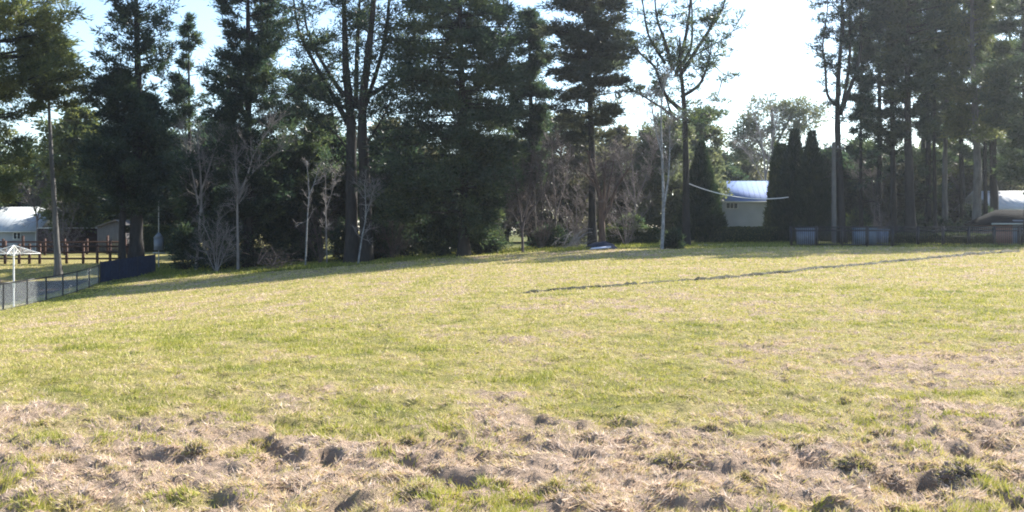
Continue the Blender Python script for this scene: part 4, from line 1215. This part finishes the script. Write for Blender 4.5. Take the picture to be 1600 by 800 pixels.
def shade_fence():
    A = np.array([-27.75, 69.0]); B = np.array([-25.9, 74.3]); D_ = np.array([-24.4, 75.9])
    root = (A[0], A[1], gz(*A))
    o = thing('shade_cloth_fence', 'fence hung with navy shade cloth running back from the wire fence corner', 'fence', root)
    H = 1.42
    pts = [A, A + (B - A) * .33, A + (B - A) * .66, B]
    top = [np.array([p[0], p[1], gz(*p)]) for p in pts]
    for p in top: MB().tube([p - np.array([0, 0, .2]), p + np.array([0, 0, H + .05])], .04, 8).build('post', M['black'], o, root)
    b = MB()
    for a, c in zip(top[:-1], top[1:]):
        n = 24; t = np.linspace(0, 1, n)[:, None]; hz = np.linspace(.05, H, 6)
        base = a * (1 - t) + c * t
        nn = np.array([-(c - a)[1], (c - a)[0], 0]); nn /= np.linalg.norm(nn)
        sag = .05 * np.sin(t[:, 0] * np.pi * 3)[:, None] * np.sin(np.linspace(0, np.pi, 6))[None] + .02 * np.sin(t[:, 0] * 40)[:, None]
        v = base[:, None] + np.array([0, 0, 1.0]) * hz[None, :, None] + nn * (sag[..., None] - .05)
        i = np.arange(n * 6).reshape(n, 6)
        q = np.stack([i[:-1, :-1], i[1:, :-1], i[1:, 1:], i[:-1, 1:]], -1).reshape(-1, 4)
        b.add(v, None, q)
    b.build('shade_cloth', M['shade'], o, root, smooth=True)


shade_fence()


def rail_fence(label, d, xs, rails, ytop):
    root = root_point(sum(xs) / len(xs), d)
    o = thing('rail_fence', label, 'fence', root)
    tp = []
    for i, xp in enumerate(xs):
        X = (xp - 800) / F * d; z = gz(X, d)
        hh = EYE + (HOR - ytop + (5 if i % 4 == 2 else 0)) * d / F - z
        MB().box((X, d, z + hh / 2 - .1), (.17, .17, hh + .2)).build('post', M['redwood'], o, root)
        tp.append(X)
    for yr in rails:
        z = EYE + (HOR - yr) * d / F
        MB().box(((tp[0] + tp[-1]) / 2, d - .12, z), (tp[-1] - tp[0], .05, .15)).build('rail', M['redwood'], o, root)


rail_fence('nearer red-brown timber rail fence beside the garden bed at left', 82.0, [-30, -4, 8, 30, 46, 62, 88, 104, 130, 152, 172, 200], (385, 394, 404), 381)
rail_fence('farther red-brown timber rail fence just in front of the pale-roofed house', 92.0, [-25, 5, 36, 70, 101, 136, 168, 196], (378, 385), 373)


def black_fence():
    d = 76.5
    x0, x1 = (1236 - 800) / F * d, (1672 - 800) / F * d
    root = (x0, d, gz(x0, d))
    o = thing('black_fence', 'long black tubular steel fence along the right edge of the paddock', 'fence', root)
    n = 12
    xs = np.linspace(x0, x1, n)
    H = 1.5
    for x in xs:
        z = gz(x, d)
        MB().box((x, d, z + H / 2 - .1), (.16, .16, H + .24)).build('post', M['black'], o, root)
    for a, c in zip(xs[:-1], xs[1:]):
        za, zc = gz(a, d), gz(c, d)
        b = MB()
        for hh in (H - .06, H - .32, .12): b.bar((a + .06, d, za + hh), (c - .06, d, zc + hh), .1)
        k = 13
        for i in range(1, k):
            t = i / k; x = a + (c - a) * t; z = za + (zc - za) * t
            b.box((x, d, z + H / 2 + .02), (.03, .03, H - .12))
        b.build('panel', M['black'], o, root)


black_fence()

# ------------------------------------------------------------------ smaller things
def clothes_hoist():
    d = 47.5
    root = root_point(21.5, d)
    o = thing('rotary_clothesline', 'white rotary clothesline on a single mast behind the wire fence at left', 'clothesline', root)
    top = EYE + (HOR - 386) * d / F
    m = MB(); m.tube([root + np.array([0, 0, -.2]), (root[0], d, top - .5)], .038, 10); m.tube([(root[0], d, top - .55), (root[0], d, top + .1)], .027, 10)
    mast = m.build('mast', M['whitepaint'], o, root)
    MB().tube([(root[0], d, root[2] + .95), (root[0], d, root[2] + 1.2)], .065, 10).build('winder', M['galv'], mast, root)
    R_ = 1.15
    ends = []
    for k in range(4):
        a = R(12 + 90 * k)
        e = np.array([root[0] + R_ * math.cos(a), d + R_ * math.sin(a), top - .30])
        ends.append(e)
        MB().tube([(root[0], d, top + .08), e], .024, 6).build('arm', M['whitepaint'], o, root)
        MB().tube([(root[0], d, top - .42), e * .55 + np.array([root[0], d, top + .08]) * .45], .014, 6).build('strut', M['whitepaint'], o, root)
    l = MB()
    for f in (.45, .62, .8, 1.0):
        c = np.array([root[0], d, top + .08])
        pts = [c + (e - c) * f for e in ends]
        for a, b_ in zip(pts, pts[1:] + pts[:1]): l.bar(a, b_, .022 if f == 1 else .008)
    l.build('line', M['whitepaint'], o, root)


clothes_hoist()


def box_post():
    d = 79.0
    root = root_point(248, d); s = d / F
    o = thing('box_topped_post', 'thin pale post carrying a blue-grey pointed box, just right of the thick dark trunk', 'post', root)
    z = lambda y_: EYE + (HOR - y_) * s
    MB().tube([root + np.array([0, 0, -.2]), (root[0], d, z(310))], .045, 8).build('pole', M['galv'], o, root)
    b = MB(); x = root[0]
    b.box((x, d, (z(391) + z(372)) / 2), (.62, .4, z(372) - z(391)))
    a0 = [(x - .36, d - .25, z(372)), (x + .36, d - .25, z(372)), (x + .36, d + .25, z(372)), (x - .36, d + .25, z(372)), (x, d, z(362))]
    b.add(a0, [(0, 1, 4), (1, 2, 4), (2, 3, 4), (3, 0, 4)], [(0, 3, 2, 1)])
    b.box((x, d - .21, (z(388) + z(376)) / 2), (.44, .03, z(376) - z(388)))
    b.build('box', M['bluegrey'], o, root)
    MB().box((root[0], d, z(395)), (.9, .08, .1)).build('cross_bar', M['galv'], o, root)


box_post()


def power_pole():
    d = 81.0
    root = root_point(1303, d); s = d / F
    z = lambda y_: EYE + (HOR - y_) * s
    o = thing('power_pole', 'straight pale grey power pole in front of the multi-stemmed pine', 'pole', root)
    MB().tube([root + np.array([0, 0, -.3]), (root[0], d, z(300)), (root[0], d, z(222))], [.2, .18, .15], 12).build('pole', M['greybark'], o, root)
    b = MB(); b.box((root[0], d - .2, z(232)), (1.5, .1, .12)); arm = b.build('cross_arm', M['greybark'], o, root)
    for k in (-.65, -.25, .25, .65):
        MB().tube([(root[0] + k, d - .2, z(232) + .06), (root[0] + k, d - .2, z(232) + .2)], [.045, .03], 8).build('insulator', M['render'], arm, root)


power_pole()


def sag(p, q, drop, n=24):
    t = np.linspace(0, 1, n)[:, None]
    return np.array(p) * (1 - t) + np.array(q) * t - np.array([0, 0, 1.0]) * (4 * drop * t * (1 - t))


tag(MB().tube(sag(px(1074, 286, 79), px(1232, 308, 82), .55), .038, 8).build('hanging_cable', M['whitepaint']), 'white cable sagging from the half-bare pine to the cypresses', 'cable')
tag(MB().tube(sag(px(1303, 272, 80.8), px(1196, 284, 112), .5), .018, 6).build('overhead_wire', M['greybark']), 'thin overhead wire running left from the grey power pole past the cypresses', 'wire')


def tarp_and_board():
    d = 74.0
    root = root_point(937, d); s = d / F
    b = MB(); n = 22
    th = np.linspace(0, 2 * np.pi, n, endpoint=False)
    rings = []
    for f, hh in ((1, .0), (.9, .16), (.68, .34), (.4, .5), (.12, .56)):
        wob = 1 + .18 * (fbm(np.cos(th) * 2 + f * 3, np.sin(th) * 2, .7, 2) - .5)
        rings.append(np.stack([root[0] + np.cos(th) * 1.3 * f * wob + .3 * (1 - f), d + np.sin(th) * .95 * f * wob, root[2] - .02 + hh * wob + rng.normal(0, .02, n)], -1))
    V = np.stack(rings); k = len(rings)
    i = np.arange(k * n).reshape(k, n); i2 = np.roll(i, -1, 1)
    q = np.stack([i[:-1], i2[:-1], i2[1:], i[1:]], -1).reshape(-1, 4)
    b.add(V.reshape(-1, 3), [(i[-1, j], i[-1, (j + 1) % n], i[-1, 0]) for j in range(1, n - 1)], q)
    tag(b.build('tarpaulin', M['tarp'], origin=root), 'crumpled dark blue tarpaulin heap at the far edge of the paddock', 'tarpaulin')
    p = px(922, 400, d - 1.45); e = px(952, 387, d - 1.0)
    p[2] = max(p[2], gz(p[0], p[1]) + .08)
    bb = MB()
    ax = (e - p); sd = np.array([.25, -.75, .25]); sd /= np.linalg.norm(sd); up = np.cross(ax, sd); up /= np.linalg.norm(up)
    vv = [p + sd * a * .30 + up * c * .03 + ax * t for t in (0, 1) for c in (-1, 1) for a in (-1, 1)]
    bb.add(vv, None, [(0, 2, 3, 1), (4, 5, 7, 6), (0, 1, 5, 4), (2, 6, 7, 3), (0, 4, 6, 2), (1, 3, 7, 5)])
    for a in (-1, 1): bb.bar(p + sd * a * .31 + up * .06, e + sd * a * .31 + up * .06, .05)
    tag(bb.build('board', M['board'], origin=(p + e) / 2), 'pale blue-white board lying aslant on the dark blue tarpaulin', 'board')


tarp_and_board()


def cabinet(label, x0, x1, d, ytop, mat, name='utility_cabinet'):
    a = root_point(x0, d); c = root_point(x1, d); m = (a + c) / 2
    top = EYE + (HOR - ytop) * d / F; w = c[0] - a[0]; dep = .9
    o = thing(name, label, 'cabinet', m)
    zb = m[2]
    MB().box((m[0], d + dep / 2, (zb + top) / 2), (w, dep, top - zb)).build('body', M[mat], o, m)
    MB().box((m[0], d + dep / 2, top + .05), (w + .16, dep + .16, .09)).build('roof', M[mat], o, m)
    k = max(2, round(w / .75))
    for i in range(k):
        xx = m[0] - w / 2 + w * (i + .5) / k
        dr = MB(); dr.box((xx, d - .02, (zb + top) / 2), (w / k - .07, .05, (top - zb) * .86))
        for z_ in np.linspace(zb + .3, top - .3, 4): dr.box((xx, d - .055, z_), (w / k - .2, .03, .04))
        dd = dr.build('door', M[mat], o, m)
        MB().box((xx + w / k * .32, d - .08, (zb + top) / 2 + .05), (.04, .05, .18)).build('handle', M['galv'], dd, m)


cabinet('pale blue-grey steel cabinet behind the left end of the black fence', 1249, 1277, 78.0, 358, 'bluegrey')
cabinet('long blue steel cabinet behind the black fence right of the power pole', 1338, 1369, 78.5, 358, 'bluebin')
cabinet('shorter pale blue-grey cabinet next to the long blue one', 1373, 1389, 79.5, 360, 'bluegrey')

# ---- torn-up sods lying on the near paddock
SODS = [  # photo x, y, width px, label
    (1048, 713, 66, 'wide dark torn sod right of centre in the near straw'),
    (1113, 665, 40, 'round dark sod at the upper edge of the near straw, right of centre'),
    (1258, 692, 52, 'flat dark sod lying between the round sod and the right corner'),
    (1384, 672, 54, 'broad grey sod on the right, below the tall lone one'),
    (1490, 642, 30, 'tall lone dark sod farthest up on the right'),
    (1340, 726, 60, 'left sod of the broken row at lower right'),
    (1372, 742, 50, 'low sod just right of the start of the broken row'),
    (1506, 738, 70, 'wide clump in the broken row near the right edge'),
    (1566, 722, 38, 'small sod above the broken row near the right edge'),
    (1440, 718, 30, 'small dark sod in the gap of the broken row'),
    (1590, 780, 50, 'dark sod in the lower right corner'),
    (660, 762, 60, 'high dark tussock sod at lower centre left'),
    (530, 728, 34, 'dark hollow-looking sod above and left of the high tussock sod'),
    (452, 732, 44, 'brownish sod left of the hollow-looking one'),
    (248, 784, 60, 'wide dark sod at the bottom edge on the left'),
    (116, 780, 54, 'dark sod at the bottom edge near the left corner'),
    (104, 712, 36, 'small dark sod at far left of the near straw'),
    (68, 714, 36, 'small pale-brown sod at far left beside the small dark one'),
    (310, 700, 40, 'low brown sod in the left part of the near straw'),
    (180, 730, 44, 'ragged brown sod above the bottom left pair'),
    (868, 764, 54, 'ragged sod at the bottom right of centre'),
    (920, 766, 34, 'small dark sod close beside the ragged bottom one'),
    (640, 686, 32, 'thin dark sod at the upper edge of the straw left of centre'),
    (400, 676, 34, 'small sod at the upper edge of the straw on the left'),
    (1066, 790, 34, 'dark sod at the bottom edge right of centre'),
    (590, 738, 30, 'small green-topped sod right of the hollow-looking one'),
    (1165, 735, 40, 'pale brown sod below the flat dark one'),
    (1320, 622, 26, 'flat dark patch of sod far up on the right, left of the tall lone one'),
]


for x, y_, wpx, lab in SODS:
    X, d = place_px(x, y_ + 6)
    w = wpx * d / F * .98; h = w * rng.uniform(.22, .34)
    z = float(surf(np.array([X]), np.array([d]))[0])
    nu, nv_ = 20, 9
    th = np.linspace(0, 2 * np.pi, nu, endpoint=False); ph = np.linspace(0, np.pi / 2, nv_)
    TH, PH = np.meshgrid(th, ph)
    bump = 1 + .95 * (fbm(np.cos(TH) * 3 + x, np.sin(TH) * 3 + PH * 3, .9, 4) - .5) + rng.normal(0, .13, TH.shape)
    vx = X + np.cos(TH) * np.cos(PH) * w / 2 * bump; vy = d + np.sin(TH) * np.cos(PH) * w * .42 * bump
    vz = z - .02 + np.sin(PH) ** .8 * h * bump
    V = np.stack([vx, vy, vz], -1)
    i = np.arange(nu * nv_).reshape(nv_, nu); i2 = np.roll(i, -1, 1)
    b = MB().add(V.reshape(-1, 3), None, np.stack([i[:-1], i2[:-1], i2[1:], i[1:]], -1).reshape(-1, 4))
    o = b.build('turf_sod', M['soil'], origin=(X, d, z))
    tag(o, lab, 'sod', 'torn-up sods on the near paddock')
    gb = MB()
    m = int(500 + w * 1900)
    pick = V.reshape(-1, 3)[rng.integers(0, nu * nv_, m)] + rng.normal(0, w * .04, (m, 3))
    out = unit(pick - np.array([X, d, z - h * .5])) + rng.normal(size=(m, 3)) * .7 + np.array([0, 0, .1])
    gb.blades(pick, out, rng.uniform(.02, .055, m), .006, np.clip(.68 + rng.normal(0, .2, m) - (rng.random(m) < .12) * .5, 0.02, 1))
    gb.build('dead_grass', M['grass'], o, (X, d, z))
